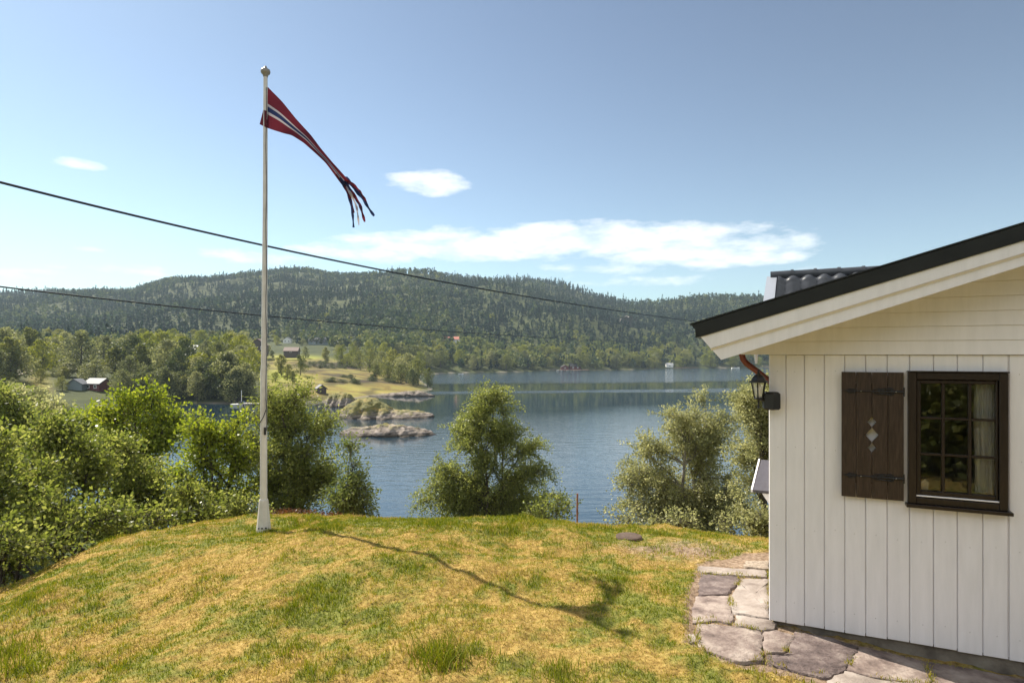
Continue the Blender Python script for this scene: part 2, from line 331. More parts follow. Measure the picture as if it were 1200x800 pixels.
# ------------------------------------------------------------------ water
def water_mat():
    m = mat('lake_water', (.014,.032,.048), .03, .5); b = m.node_tree.nodes['Principled BSDF']; b.inputs['IOR'].default_value = 1.7
    tc = N(m, 'ShaderNodeTexCoord'); sp = N(m, 'ShaderNodeSeparateXYZ'); L(m, tc.outputs['Object'], sp.inputs[0])
    # wind-ruffled zones
    mp = N(m, 'ShaderNodeMapping'); mp.inputs['Scale'].default_value = (.006,.03,1); L(m, tc.outputs['Object'], mp.inputs['Vector'])
    nz = N(m, 'ShaderNodeTexNoise'); nz.inputs['Scale'].default_value = 1; nz.inputs['Detail'].default_value = 4; L(m, mp.outputs[0], nz.inputs['Vector'])
    ad = N(m, 'ShaderNodeMath', operation='MULTIPLY_ADD'); ad.inputs[1].default_value = 46; L(m, nz.outputs['Fac'], ad.inputs[0]); L(m, sp.outputs['Y'], ad.inputs[2])
    # add slope with x so the bands lie obliquely
    ad2 = N(m, 'ShaderNodeMath', operation='MULTIPLY_ADD'); ad2.inputs[1].default_value = -.22; L(m, sp.outputs['X'], ad2.inputs[0]); L(m, ad.outputs[0], ad2.inputs[2])
    dv = N(m, 'ShaderNodeMath', operation='DIVIDE'); dv.inputs[1].default_value = 600; L(m, ad2.outputs[0], dv.inputs[0])
    q = lambda y: (y+23)/600
    cr = ramp(m, dv.outputs[0], [(0,(.30,)*3),(q(60),(.22,)*3),(q(112),(.17,)*3),(q(128),(.12,)*3),(q(138),(.03,)*3),(q(180),(.03,)*3),(q(188),(.8,)*3),(q(198),(.8,)*3),(q(205),(.03,)*3),(q(250),(.04,)*3),(q(272),(.9,)*3),(q(420),(1,)*3)])
    def wave(sx, sy, scale, det):
        p = N(m, 'ShaderNodeMapping'); p.inputs['Scale'].default_value = (sx, sy, 1); p.inputs['Rotation'].default_value = (0,0,.25); L(m, tc.outputs['Object'], p.inputs['Vector'])
        w = N(m, 'ShaderNodeTexNoise'); w.inputs['Scale'].default_value = scale; w.inputs['Detail'].default_value = det; w.inputs['Roughness'].default_value = .55; L(m, p.outputs[0], w.inputs['Vector']); return w.outputs['Fac']
    a1 = wave(.35, 1, .9, 4); a2 = wave(.6, 1, 3.0, 3)
    mx = N(m, 'ShaderNodeMath', operation='MULTIPLY_ADD'); mx.inputs[1].default_value = .3; L(m, a2, mx.inputs[0]); L(m, a1, mx.inputs[2])
    st = N(m, 'ShaderNodeMath', operation='MULTIPLY_ADD'); st.inputs[1].default_value = .45; st.inputs[2].default_value = .004; L(m, cr, st.inputs[0])
    bp = N(m, 'ShaderNodeBump'); bp.inputs['Distance'].default_value = .5; L(m, st.outputs[0], bp.inputs['Strength']); L(m, mx.outputs[0], bp.inputs['Height']); L(m, bp.outputs['Normal'], b.inputs['Normal'])
    rr = N(m, 'ShaderNodeMath', operation='MULTIPLY_ADD'); rr.inputs[1].default_value = .05; rr.inputs[2].default_value = .02; L(m, cr, rr.inputs[0]); L(m, rr.outputs[0], b.inputs['Roughness'])
    return m
me = np_mesh('water', [(-400,20,0),(1200,20,0),(1200,700,0),(-400,700,0)], [(0,1,2,3)])
tag(link('water', me, None, [water_mat()]), kind='structure', label='lake with calm and ruffled bands', cat='water')
# ------------------------------------------------------------------ leaf clouds and trees
def leaf_quads(p, size, aspect=.55, bias=None, r=None, jit=.35, dirs=None):
    r = r or rng; n = len(p)
    d = r.normal(size=(n,3)); 
    if dirs is not None: d = d*.6+dirs
    if bias is not None: d = d+np.array(bias)
    d /= np.linalg.norm(d, axis=1)[:,None]
    q = r.normal(size=(n,3)); q[:,2] *= .45
    w = np.cross(d, q); w /= np.linalg.norm(w, axis=1)[:,None]+1e-9
    s = size*(1+jit*(r.random(n)-.5)*2)[:,None]
    v = np.stack([p, p+d*s*.5+w*s*aspect*.5, p+d*s, p+d*s*.5-w*s*aspect*.5], 1).reshape(-1,3)
    return v, np.arange(n*4).reshape(n,4)
def twig_tubes(S, D, Ln, droop, r0=.006, segs=2):
    n = len(S); v = []; t = np.linspace(0,1,segs+1); a = np.cross(D, [0,0,1.]); a /= np.linalg.norm(a,axis=1)[:,None]+1e-9; b = np.cross(D, a)
    for k,tt in enumerate(t):
        c = S+D*(tt*Ln)[:,None]; c[:,2] -= droop*tt*tt*Ln; rr = (r0*(1-.75*tt))
        for j in range(3):
            th = 2*math.pi*j/3; v.append(c+(a*math.cos(th)+b*math.sin(th))*rr)
    v = np.stack(v,1).reshape(-1,3); m = 3*(segs+1); base = (np.arange(n)*m)[:,None]
    f = []
    for k in range(segs):
        for j in range(3): f.append(base+np.array([[k*3+j, k*3+(j+1)%3, (k+1)*3+(j+1)%3, (k+1)*3+j]]))
    return v, np.stack(f,1).reshape(-1,4)
def build_tree(name, root, blobs, stems, leaf, n_leaf, lmat, bmat, twig=.55, n_twig=900, n_limb=36, droop=.2, seed=1, bias=None, aspect=.55, trunk_r=.09, clump=1.0, crown_name='crown', updir=.25, sc=1.0):
    """root: (x,y,z); blobs: (n,6) centre + radii relative to root; stems: list of polylines relative to root"""
    r = np.random.default_rng(seed); B = np.array(blobs, float)
    e = empty(name, root)
    mb = MB()
    sp = []                       # skeleton points for attaching
    for s in stems:
        s = np.array(s, float); n = 9; t = np.linspace(0,1,len(s)); tt = np.linspace(0,1,n)
        pts = np.c_[[np.interp(tt, t, s[:,k]) for k in range(3)]].T
        pts[1:-1] += r.normal(size=(n-2,3))*.03*np.linalg.norm(s[-1]-s[0])/2
        rad = trunk_r*(1-.82*tt)/(len(stems)**.4); mb.tube(pts, rad, 7)
        sp += [(p, q) for p, q in zip(pts[2:], rad[2:])]
    SPp = np.array([q[0] for q in sp]); SPr = np.array([q[1] for q in sp])
    vol = (B[:,3]*B[:,4]*B[:,5])**.7; vol /= vol.sum(); limbs = []
    for k in range(n_limb):
        b = B[r.choice(len(B), p=vol)] if k >= len(B) else B[k]
        d = r.normal(size=3); d /= np.linalg.norm(d); tip = b[:3]+d*b[3:]*(r.random()**.5)*.72
        dist = np.linalg.norm(SPp-tip, axis=1)+1.6*np.maximum(SPp[:,2]-tip[2]+.15*abs(tip[2]), 0)
        j = r.choice(np.argsort(dist)[:3]); a = SPp[j]; ln = np.linalg.norm(tip-a)
        mid = (a+tip)/2+np.array([0,0,.16*ln])+r.normal(size=3)*.07*ln
        t = np.linspace(0,1,6)[:,None]; pts = a*(1-t)**2+2*mid*t*(1-t)+tip*t*t
        r0 = min(SPr[j]*.75, .012+.02*ln); mb.tube(pts, np.linspace(r0, .005*max(1,leaf/.05), 6), 5, cap=False); limbs.append((a,mid,tip,ln))
    LA = np.array([l[0] for l in limbs]); LM = np.array([l[1] for l in limbs]); LT = np.array([l[2] for l in limbs]); LL = np.array([l[3] for l in limbs])
    pl = LL**.7; pl /= pl.sum(); ix = r.choice(len(limbs), n_twig, p=pl)
    t = (1-.78*r.random(n_twig)**1.2)[:,None]; S = LA[ix]*(1-t)**2+2*LM[ix]*t*(1-t)+LT[ix]*t*t
    cen = (B[:,:3]*vol[:,None]).sum(0); D = S-cen; D /= np.linalg.norm(D,axis=1)[:,None]+1e-9
    D = D*.55+r.normal(size=D.shape)*.6+[0,0,updir]; D /= np.linalg.norm(D,axis=1)[:,None]
    Ln = twig*(.45+.8*r.random(n_twig))
    tv, tf = twig_tubes(S, D, Ln, droop, r0=.0055*max(1, leaf/.06))
    mb2 = mb; to = mb2.build('trunk', bmat, e)
    # merge twigs into crown mesh as second material
    k = r.choice(n_twig, n_leaf, p=(Ln/Ln.sum())); tt = r.random(n_leaf)**.8
    p = S[k]+D[k]*(tt*Ln[k])[:,None]; p[:,2] -= droop*tt*tt*Ln[k]; p += r.normal(size=p.shape)*leaf*.9*clump
    v, f = leaf_quads(p, leaf, aspect, bias, r, dirs=D[k]*.5)
    rnd = np.clip(.5+.22*r.normal(size=n_leaf)*.7+(r.random(n_twig)[k]-.5)*.45, 0, 1)
    V = np.r_[v, tv]; Fc = np.r_[f, tf+len(v)]; mi = np.r_[np.zeros(len(f)), np.ones(len(tf))]
    me = np_mesh(crown_name, V, Fc, False, {'rnd':('FACE', np.r_[rnd, np.zeros(len(tf))])}, mi)
    link(crown_name, me, e, [lmat, bmat])
    return e
LM_bright = leaf_mat('leaf_bright', [(.085,.125,.02),(.22,.265,.035),(.38,.39,.07)], .5, tint=1.35)
LM_hazel = leaf_mat('leaf_bush', [(.055,.08,.018),(.18,.21,.045),(.38,.38,.12)], .5, .4, tint=1.35)
LM_alder = leaf_mat('leaf_alder', [(.075,.095,.024),(.19,.22,.055),(.36,.36,.11)], .5, tint=1.4)
LM_birch = leaf_mat('leaf_birch', [(.08,.10,.028),(.21,.235,.065),(.40,.40,.13)], .5, tint=1.4)
LM_willow = leaf_mat('leaf_willow', [(.14,.155,.07),(.32,.32,.14),(.52,.50,.26)], .5, tint=1.3)
LM_rowan = leaf_mat('leaf_rowan', [(.06,.09,.02),(.15,.18,.05),(.25,.27,.09)], .45)
def px_blobs(lst, Y, root, depth=.9):
    out = []
    for i,(a,b,rx,ry) in enumerate(lst):
        yo = ((i*37)%10/10-.5)*1.2*rx/F*Y; c = P(a,b,Y)+[0,yo,0]-np.array(root); out.append([*c, rx/F*Y, depth*(rx+ry)/2/F*Y, ry/F*Y])
    return out
def root_at(px, Y): x = (px-CX)/F*Y; return np.array([x, Y, H1(x,Y)-.1])
def tree_px(name, px, Y, blobs, leaf, n_leaf, lmat, bmat, label, cat, group=None, nstem=2, **kw):
    root = root_at(px, Y); B = px_blobs(blobs, Y, root); Ba = np.array(B); top = Ba[:,2].max(); stems = []
    r = np.random.default_rng(kw.get('seed',1)+99)
    for k in range(nstem):
        b = Ba[np.argsort(-Ba[:,2])[k%len(Ba)]]
        o = np.array([(k-(nstem-1)/2)*.14, 0, 0]); stems.append([o, o+[b[0]*.15,b[1]*.2,b[2]*.35], [b[0]*.55,b[1]*.6,b[2]*.7],[b[0],b[1],b[2]]])
    e = build_tree(name, root, B, stems, leaf, n_leaf, lmat, bmat, **kw); tag(e, label, cat, group); return e
tree_px('birch_tree', 578, 19, [(560,482,26,28),(545,518,30,28),(592,508,30,28),(520,560,26,24),(560,570,36,32),(608,562,32,32),(638,545,20,18),(645,582,22,20),(578,466,18,14),(622,522,16,16),(508,585,12,12),(600,592,36,16),(548,600,30,12),(578,545,30,22),(585,585,32,20),(560,600,34,14),(615,590,26,18),(535,590,22,16)],
  .060, 85000, LM_birch, M['bark'], 'bushy olive green birch centred before the lake, just beyond the lawn crest', 'tree', nstem=4, twig=.75, n_twig=2600, n_limb=90, droop=.42, seed=11, bias=(0,0,-.35), trunk_r=.11)
tree_px('birch_tree', 812, 16, [(790,492,30,20),(830,482,32,20),(858,502,22,20),(765,528,25,20),(745,562,24,20),(737,594,16,16),(780,580,32,24),(820,598,38,16),(812,535,34,20),(858,575,18,24),(848,596,26,16),(775,603,28,12),(815,560,30,22),(830,510,28,20),(800,515,28,20),(835,590,30,20),(760,555,24,20),(795,585,30,20)],
  .058, 70000, LM_willow, M['bark_pale'], 'pale feathery tree with a dark leaning trunk, rising left of the wall lantern', 'tree', nstem=2, twig=.6, n_twig=2200, n_limb=70, droop=.25, seed=12, trunk_r=.12)
tree_px('birch_tree', 893, 13.5, [(880,470,22,16),(905,458,24,20),(925,482,26,24),(892,494,20,20),(915,530,30,25),(888,530,12,16),(945,500,30,30),(950,545,25,30),(868,520,20,22),(872,482,20,16),(874,552,16,22),(872,592,18,16)],
  .055, 42000, LM_willow, M['bark'], 'pale leafy tree half hidden behind the corner of the white house', 'tree', nstem=2, twig=.5, n_twig=800, n_limb=36, droop=.2, seed=13, trunk_r=.13)
tree_px('alder_tree', 345, 14, [(345,466,34,20),(322,490,36,28),(370,495,30,28),(345,528,46,30),(312,560,34,30),(375,560,32,32),(340,590,48,18),(300,520,18,22)],
  .055, 42000, LM_alder, M['bark'], 'dense olive tree with many dark stems just right of the flagpole', 'tree', nstem=5, twig=.5, n_twig=2000, n_limb=70, droop=.1, seed=14, trunk_r=.12)
tree_px('rowan_tree', 410, 12.2, [(411,518,7,7),(408,540,18,12),(416,562,23,16),(404,578,20,14),(424,590,20,12),(402,600,20,8)],
  .075, 6000, LM_rowan, M['bark'], 'slender young rowan with drooping leaflets against the blue water', 'tree', nstem=2, twig=.34, n_twig=380, n_limb=30, droop=.35, seed=15, aspect=.34, trunk_r=.035, bias=(0,0,-.3))
tree_px('hazel_tree', 258, 13.5, [(250,505,36,22),(232,530,24,24),(275,530,28,28),(255,565,38,32),(287,580,24,24),(215,560,20,20),(280,500,18,14)],
  .075, 11000, LM_bright, M['bark'], 'bright yellow-green tree immediately left of the flagpole', 'tree', nstem=4, twig=.5, n_twig=700, n_limb=40, droop=.1, seed=16)
tree_px('maple_tree', 168, 16, [(165,470,28,16),(140,500,32,26),(192,500,32,26),(165,530,46,28),(208,500,13,16),(132,482,18,14),(180,465,14,12)],
  .095, 10500, LM_bright, M['bark'], 'sunlit yellow-green tree with a domed top below the distant red boathouse', 'tree', nstem=3, twig=.55, n_twig=650, n_limb=38, droop=.05, seed=17)
for i,(px,Y,bl,lab) in enumerate([
  (60,26,[(55,482,24,16),(38,492,26,20),(82,498,26,18),(60,508,40,18)],'rounded light green tree at the far left, behind the leafy bushes'),
  (5,24,[(5,462,28,20),(-15,485,36,26),(25,495,30,24)],'grey-green tree cut by the left border above the bushes'),
  (112,24,[(110,492,20,14),(95,506,24,16),(125,508,24,18)],'low sunlit tree between the domed yellow-green tree and the left bushes'),
  (32,40,[(30,455,18,12),(20,470,20,16),(45,470,20,14)],'pale willow tree in front of the left fields')]):
    tree_px('broadleaf_tree', px, Y, bl, .1+.002*Y, 6500, [LM_willow,LM_alder,LM_bright,LM_willow][i], M['bark'], lab, 'tree', nstem=3, twig=.7, n_twig=420, n_limb=30, seed=30+i)
bush = [(8,9.0,[(0,525,55,30),(30,560,55,40),(-30,560,50,50),(10,610,55,40)],'big leafy bush filling the left border above the lawn edge'),
 (82,10.5,[(80,512,42,26),(55,540,42,30),(110,540,38,28),(80,580,50,36)],'broad leafy bush, second from the left border'),
 (140,12,[(140,525,34,22),(125,555,38,26),(165,560,36,26),(145,590,40,28)],'leafy bush in the middle of the left thicket'),
 (192,12,[(190,560,30,20),(180,590,36,24),(212,590,26,22)],'leafy bush in the right half of the left thicket'),
 (232,11.5,[(232,575,24,16),(225,598,30,16),(250,600,22,14)],'low leafy bush nearest the yellow-green tree by the flagpole'),
 (-70,8,[(-70,520,60,40),(-50,580,60,50),(-90,630,60,60)],'leafy bush continuing past the left border'),
 (22,7.6,[(20,620,42,32),(-15,650,45,34),(45,632,30,24)],'dark leafy bush lowest at the left border, by the lawn edge'),
 (88,8.8,[(85,600,40,28),(65,625,34,22),(115,608,30,20)],'leafy bush hugging the lawn edge below the broad bush'),
 (158,10.2,[(155,600,36,20),(140,615,30,14),(185,605,26,14)],'small leafy bush hugging the lawn edge in mid thicket'),
 (285,11.6,[(285,592,22,14),(265,602,24,12),(305,600,20,10)],'low dark bush directly behind the foot of the flagpole'),
 (650,15,[(650,592,18,14),(662,604,12,10),(634,600,18,10)],'small dark bush at the right foot of the central birch'),
 (880,11.5,[(880,608,22,14),(858,616,22,10),(895,618,16,12)],'low sunlit shrub at the foot of the half-hidden tree'),
 (780,12.5,[(760,606,28,9),(800,612,30,9),(730,608,12,8)],'low shrub under the pale feathery tree')]
for i,(px,Y,bl,lab) in enumerate(bush):
    area = sum(math.pi*a[2]*a[3] for a in bl)*(Y/F)**2
    dark = i in (9,10)
    tree_px('leafy_bush', px, Y, bl, .058 if dark or i > 10 else .062, int(area*(3300 if i<9 else 2800)), LM_alder if dark else (LM_willow if i > 10 else LM_hazel), M['bark'], lab, 'bush', nstem=4, twig=.42 if i<9 else .3, n_twig=int(120*area)+150, n_limb=28, seed=50+i, crown_name='foliage', trunk_r=.05, aspect=.62, droop=.1, clump=1.2)
# a low thicket so no bare slope shows between the bushes
def scatter_leaves(name, pts, leaf, lmat, label, cat, kind='stuff', r=None):
    v, f = leaf_quads(pts, leaf, .6, None, r or rng)
    n = len(pts); rnd = np.clip(.45+.2*rng.normal(size=n), 0, 1)
    o = link(name, np_mesh(name, v, f, False, {'rnd':('FACE', rnd)}), None, [lmat]); tag(o, label, cat, kind=kind); return o
n = 70000; ang = rng.uniform(-.95, .95, n); rr = rng.uniform(9.5, 40, n); x = np.sin(ang)*rr*1.0; y = np.cos(ang)*rr
xx = np.r_[x, rng.uniform(-16,-5.6,26000)]; yy = np.r_[y, rng.uniform(1,12,26000)]
def crest_r(x, y):   # True beyond the lawn
    c = np.array(crest); a = np.arctan2(c[:,0], c[:,1]); rc = np.hypot(c[:,0], c[:,1]); an = np.arctan2(x, y)
    return np.hypot(x,y)-np.interp(an, a, rc)
k = (crest_r(xx, yy) > .9)&(height(xx,yy) > .3)&(fbm(xx*.6,yy*.6,3) > .38); xx = xx[k]; yy = yy[k]
hh = fbm(xx*.9+5, yy*.9, 3); hgt = np.clip((hh-.3)*1.6, .05, 1)*np.clip((crest_r(xx,yy)-.9)*.35,.12,.75)
zz = height(xx, yy)+rng.random(len(xx))*hgt
scatter_leaves('undergrowth', np.c_[xx,yy,zz], .085, LM_hazel, 'low tangled undergrowth on the slope below the lawn', 'undergrowth')
n = 5000; px = rng.choice([340,365,385,420,500,610], n)+rng.normal(size=n)*14; Yc = rng.uniform(9.6,10.4,n); x = (px-CX)/F*Yc
LM_red = leaf_mat('heather', [(.06,.03,.015),(.15,.06,.03),(.18,.13,.05)], .3)
scatter_leaves('heather', np.c_[x, Yc, height(x,Yc)+rng.random(n)*.13], .035, LM_red, 'reddish heather along the crest behind the flagpole', 'heather')
# ------------------------------------------------------------------ grass
house_rot = math.atan2(-.42,.9076); C0 = np.array([2.04,4.88]); DU = np.array([.9076,-.42]); DV = np.array([.42,.9076])
def house_ab(x, y): return (x-C0[0])*DU[0]+(y-C0[1])*DU[1], (x-C0[0])*DV[0]+(y-C0[1])*DV[1]
def blades(n, xlo, xhi, ylo, yhi, hbase, tall=0, r=np.random.default_rng(5)):
    x = r.uniform(xlo,xhi,n); y = ylo+(yhi-ylo)*r.random(n)**1.25
    a, b = house_ab(x, y); cr = crest_r(x,y)
    k = ~poly_in(path_poly, x, y)&~((a>-.05)&(b>-.05))&(cr<1.2)
    k &= ~((np.abs(x-1.52)<.16)&(np.abs(y-7.9)<.16))
    x = x[k]; y = y[k]; g = green_amt(x, y); den = .35+.65*fbm(x*2.1+3,y*2.1,3)*1.3; brr = np.exp(-(((x-1.95)/.75)**2+((y-7.15)/.45)**2))
    k = (r.random(len(x)) < den*(1-.85*brr)); x = x[k]; y = y[k]; g = g[k]
    return x, y, g
def grass_mesh(x, y, h, tone, w, r):
    n = len(x); z = height(x,y)+micro(x,y)-.004; th = r.uniform(0,2*math.pi,n); lean = r.uniform(.15,.9,n)*h
    la = r.uniform(0,2*math.pi,n); s = np.c_[np.cos(th),np.sin(th),np.zeros(n)]*(w*.5)[:,None]
    b = np.c_[x,y,z]; l = np.c_[np.cos(la)*lean, np.sin(la)*lean, np.zeros(n)]
    m = b+l*.35+np.c_[np.zeros(n),np.zeros(n),h*.6]; t = b+l+np.c_[np.zeros(n),np.zeros(n),h]
    v = np.stack([b-s, b+s, m+s*.7, t, m-s*.7],1).reshape(-1,3); i = np.arange(n)*5
    q = np.c_[i,i+1,i+2,i+4]; me = bpy.data.meshes.new('grass')
    # quads + triangles
    nf = n*2; me.vertices.add(len(v)); me.vertices.foreach_set('co', v.astype(np.float32).ravel())
    lp = np.c_[i,i+1,i+2,i+4,i+4,i+2,i+3].astype(np.int32).ravel(); me.loops.add(len(lp)); me.loops.foreach_set('vertex_index', lp)
    ls = np.c_[np.arange(n)*7, np.arange(n)*7+4].astype(np.int32).ravel(); me.polygons.add(nf); me.polygons.foreach_set('loop_start', ls); me.update(calc_edges=True)
    a = me.attributes.new('rnd','FLOAT','FACE'); a.data.foreach_set('value', np.repeat(tone,2).astype(np.float32)); return me
gr = np.random.default_rng(21)
x, y, g = blades(420000, -8.5, 4.2, 3.0, 11.2, .03)
h = (.010+.017*gr.random(len(x)))*(.8+.55*g)*(1+.9*np.clip(fbm(x*1.7+60,y*1.7,2)-.55,0,1)*4)
h = h*(1+.7*np.clip(crest_r(x,y)+.5,0,1.2))
tone = np.clip(g*.8+gr.normal(size=len(x))*.20+.06, 0, 1)
# taller tufts
tx = []; ty = []; thh = []
for px, py, nn, hh, sp in [(520,775,260,.16,.09),(505,765,120,.12,.08),(660,790,200,.10,.10),(345,755,140,.08,.08),(560,770,80,.08,.08),(770,695,120,.09,.1),(535,640,60,.08,.06),(640,650,70,.07,.07),
    (15,765,260,.13,.12),(40,705,160,.09,.1),(690,640,90,.07,.1),(700,700,80,.06,.1),(230,700,90,.07,.1),(20,790,200,.14,.12),(880,640,60,.06,.1)]:
    Yg = 5.0
    for _ in range(12): Yg = F*(EYE-H1((px-CX)/F*Yg, Yg))/(py-HZ)
    x0 = (px-CX)/F*Yg; tx.append(x0+gr.normal(size=nn)*sp); ty.append(Yg+gr.normal(size=nn)*sp); thh.append(hh*(.5+.6*gr.random(nn)))
tx = np.concatenate(tx); ty = np.concatenate(ty); thh = np.concatenate(thh)
X = np.r_[x,tx]; Yv = np.r_[y,ty]; Hh = np.r_[h,thh]; T = np.r_[tone, np.clip(.8+gr.normal(size=len(tx))*.12,0,1)]
Wd = np.where(np.arange(len(X))<len(x), .0035+.0012*Yv*.6, .006)
G_mat = leaf_mat('grass_blades', [(.45,.34,.13),(.39,.31,.065),(.30,.28,.035),(.21,.235,.025),(.11,.15,.012)], .35, .6, 1.0, .2)
tag(link('grass', grass_mesh(X, Yv, Hh, T, Wd, gr), None, [G_mat]), 'short dry grass with greener tufts on the mound', 'grass', kind='stuff')
# ------------------------------------------------------------------ house
Z0 = 2.15
def pa(px, b=0.0): u = (px-CX)/F; return (u*(4.88+.9076*b)-2.04-.42*b)/(.9076+.42*u)
def pz(py, a, b=0.0): return Z0-(py-HZ)/F*(4.88-.42*a+.9076*b)
house = empty('wooden_house', (2.04, 4.88, EYE-Z0), house_rot)
tag(house, 'white wooden cottage with dark shutter and black roof edge at the right', 'house')
ztop = pz(415.6, 0)            # underside of gable boards
HW, HD = 7.4, 8.0              # width of gable, depth
wl, wr = pa(1066), pa(1181); wt, wb = pz(438, wl), pz(589, wl)
edges = [0.0]+[pa(p) for p in (921,942.7,966,990,1014.5,1039.7,1066,1094,1122,1152,1182.5)]
while edges[-1] < HW: edges.append(edges[-1]+.131+.004*math.sin(len(edges)*3))
w = MB(); rj = random.Random(4)
for i in range(len(edges)-1):
    a0, a1 = edges[i]+.0022, edges[i+1]-.0022; zb = .045+rj.uniform(-.006,.004); ch = .004
    if a1 <= wl or a0 >= wr: w.box((a0,0,zb),(a1,.012,ztop), 0, ch)
    else:
        if a0 < wl: w.box((a0,0,zb),(wl,.012,ztop),0,ch)
        if a1 > wr: w.box((wr,0,zb),(a1,.012,ztop),0,ch)
        x0, x1 = max(a0,wl), min(a1,wr)
        if x1-x0 > .01: w.box((x0,0,zb),(x1,.012,wb),0,ch); w.box((x0,0,wt),(x1,.012,ztop),0,ch)
# backing behind the grooves, round the window opening
for (x0,x1,z0,z1) in ((.01,wl,.06,ztop),(wr,HW-.01,.06,ztop),(wl,wr,.06,wb),(wl,wr,wt,ztop)): w.box((x0,.0125,z0),(x1,.07,z1))
# side wall and rear walls
k = .022
while k < HD: 
    w.box((0.0-.0,k+.002,.05),(.021,min(k+.135,HD),ztop-.01),0,.004); k += .143
w.box((.023,.075,.06),(.07,HD,ztop-.01)); w.box((HW-.02,.075,.06),(HW,HD,ztop)); w.box((.075,HD-.07,.06),(HW-.025,HD,ztop))
w.build('wall', M['white'], house)
nl = MB()
for i in range(26):
    ac = (edges[i]+edges[i+1])/2
    for zn in (.20,.80,1.42,2.02):
        if wl-.02 < ac < wr+.02 and wb-.05 < zn < wt+.05: continue
        z_ = zn+rj.uniform(-.012,.012); x_ = ac+rj.uniform(-.008,.008); nl.add([(x_+.0028*math.cos(q*math.pi/3), -.0012, z_+.0028*math.sin(q*math.pi/3)) for q in range(6)], [list(range(6))])
no_ = nl.build('nail_heads', mat('galvanised_nail',(.30,.28,.26),.5), house); no_['kind'] = 'stuff'
# horizontal boards of the gable triangle
Tt = (pa(811,-.45), pz(381,pa(811,-.45),-.45)); T2 = (pa(1200,-.45), pz(263,pa(1200,-.45),-.45))
Bt = (pa(845,-.45), pz(421.5,pa(845,-.45),-.45)); B2 = (pa(1200,-.45), pz(311,pa(1200,-.45),-.45))
slope = (T2[1]-Tt[1])/(T2[0]-Tt[0]); sb = (B2[1]-Bt[1])/(B2[0]-Bt[0]); RX = 3.7
def ztopr(a): return Tt[1]+slope*(a-Tt[0])
gb = MB(); z = ztop+.002; left0 = pa(868, -.02)
while z < ztop+1.4:
    z1 = z+.102; az = left0+max(0,(z-ztop-.05)/slope*.8)
    az = max(left0, (z-(ztopr(0)-.10))/slope) if z > ztop+.1 else left0
    if z1 > ztopr(RX)-.05: break
    gb.add([(az,-.019,z),(2*RX-az,-.019,z),(2*RX-az,.05,z),(az,.05,z),(az,-.012,z1-.0012),(2*RX-az,-.012,z1-.0012),(2*RX-az,.05,z1-.0012),(az,.05,z1-.0012)],
           [(0,3,2,1),(4,5,6,7),(0,1,5,4),(1,2,6,5),(2,3,7,6),(3,0,4,7)]); z = z1
gb.build('gable_cladding', M['white'], house)
# roof deck
OV = -.45
def mir(poly): return [(2*RX-a, z) for a, z in poly][::-1]
f_ab = lambda u,v,d: (u,d,v)
zr = ztopr(RX); deck = [(Tt[0]+.02, ztopr(Tt[0]+.02)-.10),(RX, zr-.10),(RX, zr-.04),(Tt[0]+.02, ztopr(Tt[0]+.02)-.04)]
rf = MB(); rf.prism(deck, f_ab, OV+.03, HD+.4); rf.prism(mir(deck), f_ab, OV+.03, HD+.4)
roof = rf.build('roof', M['black_metal'], house)
# roofing tiles in rows (left slope visible from the side)
def tile_sheet(name, p00, da, dd, n_across, n_rows, parent, wv=.3, rl=.35, amp=.022):
    """corrugated tile sheet: p00 corner, da unit along ridge, dd unit down the slope"""
    nx = int(n_across*10)+1; v = []; f = []; up = np.cross(da, dd); up = up/np.linalg.norm(up); up = up if up[2] > 0 else -up
    rows = []
    for j in range(n_rows):
        for e in (0, 1):
            row = []
            for i in range(nx):
                s = i/10*wv; hgt = amp*(.5+.5*math.cos(2*math.pi*i/10))**.7+(.022 if e else 0.0)
                row.append(np.array(p00)+da*s+dd*(rl*(j+e))+up*hgt)
            rows.append(row)
    for r_ in rows: v += r_
    for j in range(len(rows)-1):
        for i in range(nx-1): q = j*nx+i; f.append([q,q+1,q+nx+1,q+nx])
    mb = MB().add(v, f, 0, True); return mb.build(name, M['tile'], parent)
dn = np.array([-1,0,-slope]); dn = dn/np.linalg.norm(dn)
tile_sheet('roof_tiles', (RX, OV+.06, zr-.035), np.array([0,1.,0]), dn, 28, int((RX-Tt[0])*1.045/.35), roof)
tile_sheet('roof_tiles', (RX, OV+.06, zr-.035), np.array([0,1.,0]), np.array([-dn[0],0,dn[2]]), 28, int((RX-Tt[0])*1.045/.35), roof)
# black verge trim
vt = MB(); hb = .085
vp = [(Tt[0], Tt[1]),(Tt[0]+.065, Tt[1]-.088+.0),(RX, zr-hb-.01),(RX, zr+.0)]
vt.prism(vp, f_ab, OV-.035, OV+.06); vt.prism(mir(vp), f_ab, OV-.035, OV+.06)
cpz = [(Tt[0]-.012, Tt[1]+.0),(RX, zr+.002),(RX, zr+.012),(Tt[0]-.012, Tt[1]+.010)]
vt.prism(cpz, f_ab, OV-.045, OV+.10); vt.prism(mir(cpz), f_ab, OV-.045, OV+.10)
vt.build('verge_trim', M['black_metal'], house)
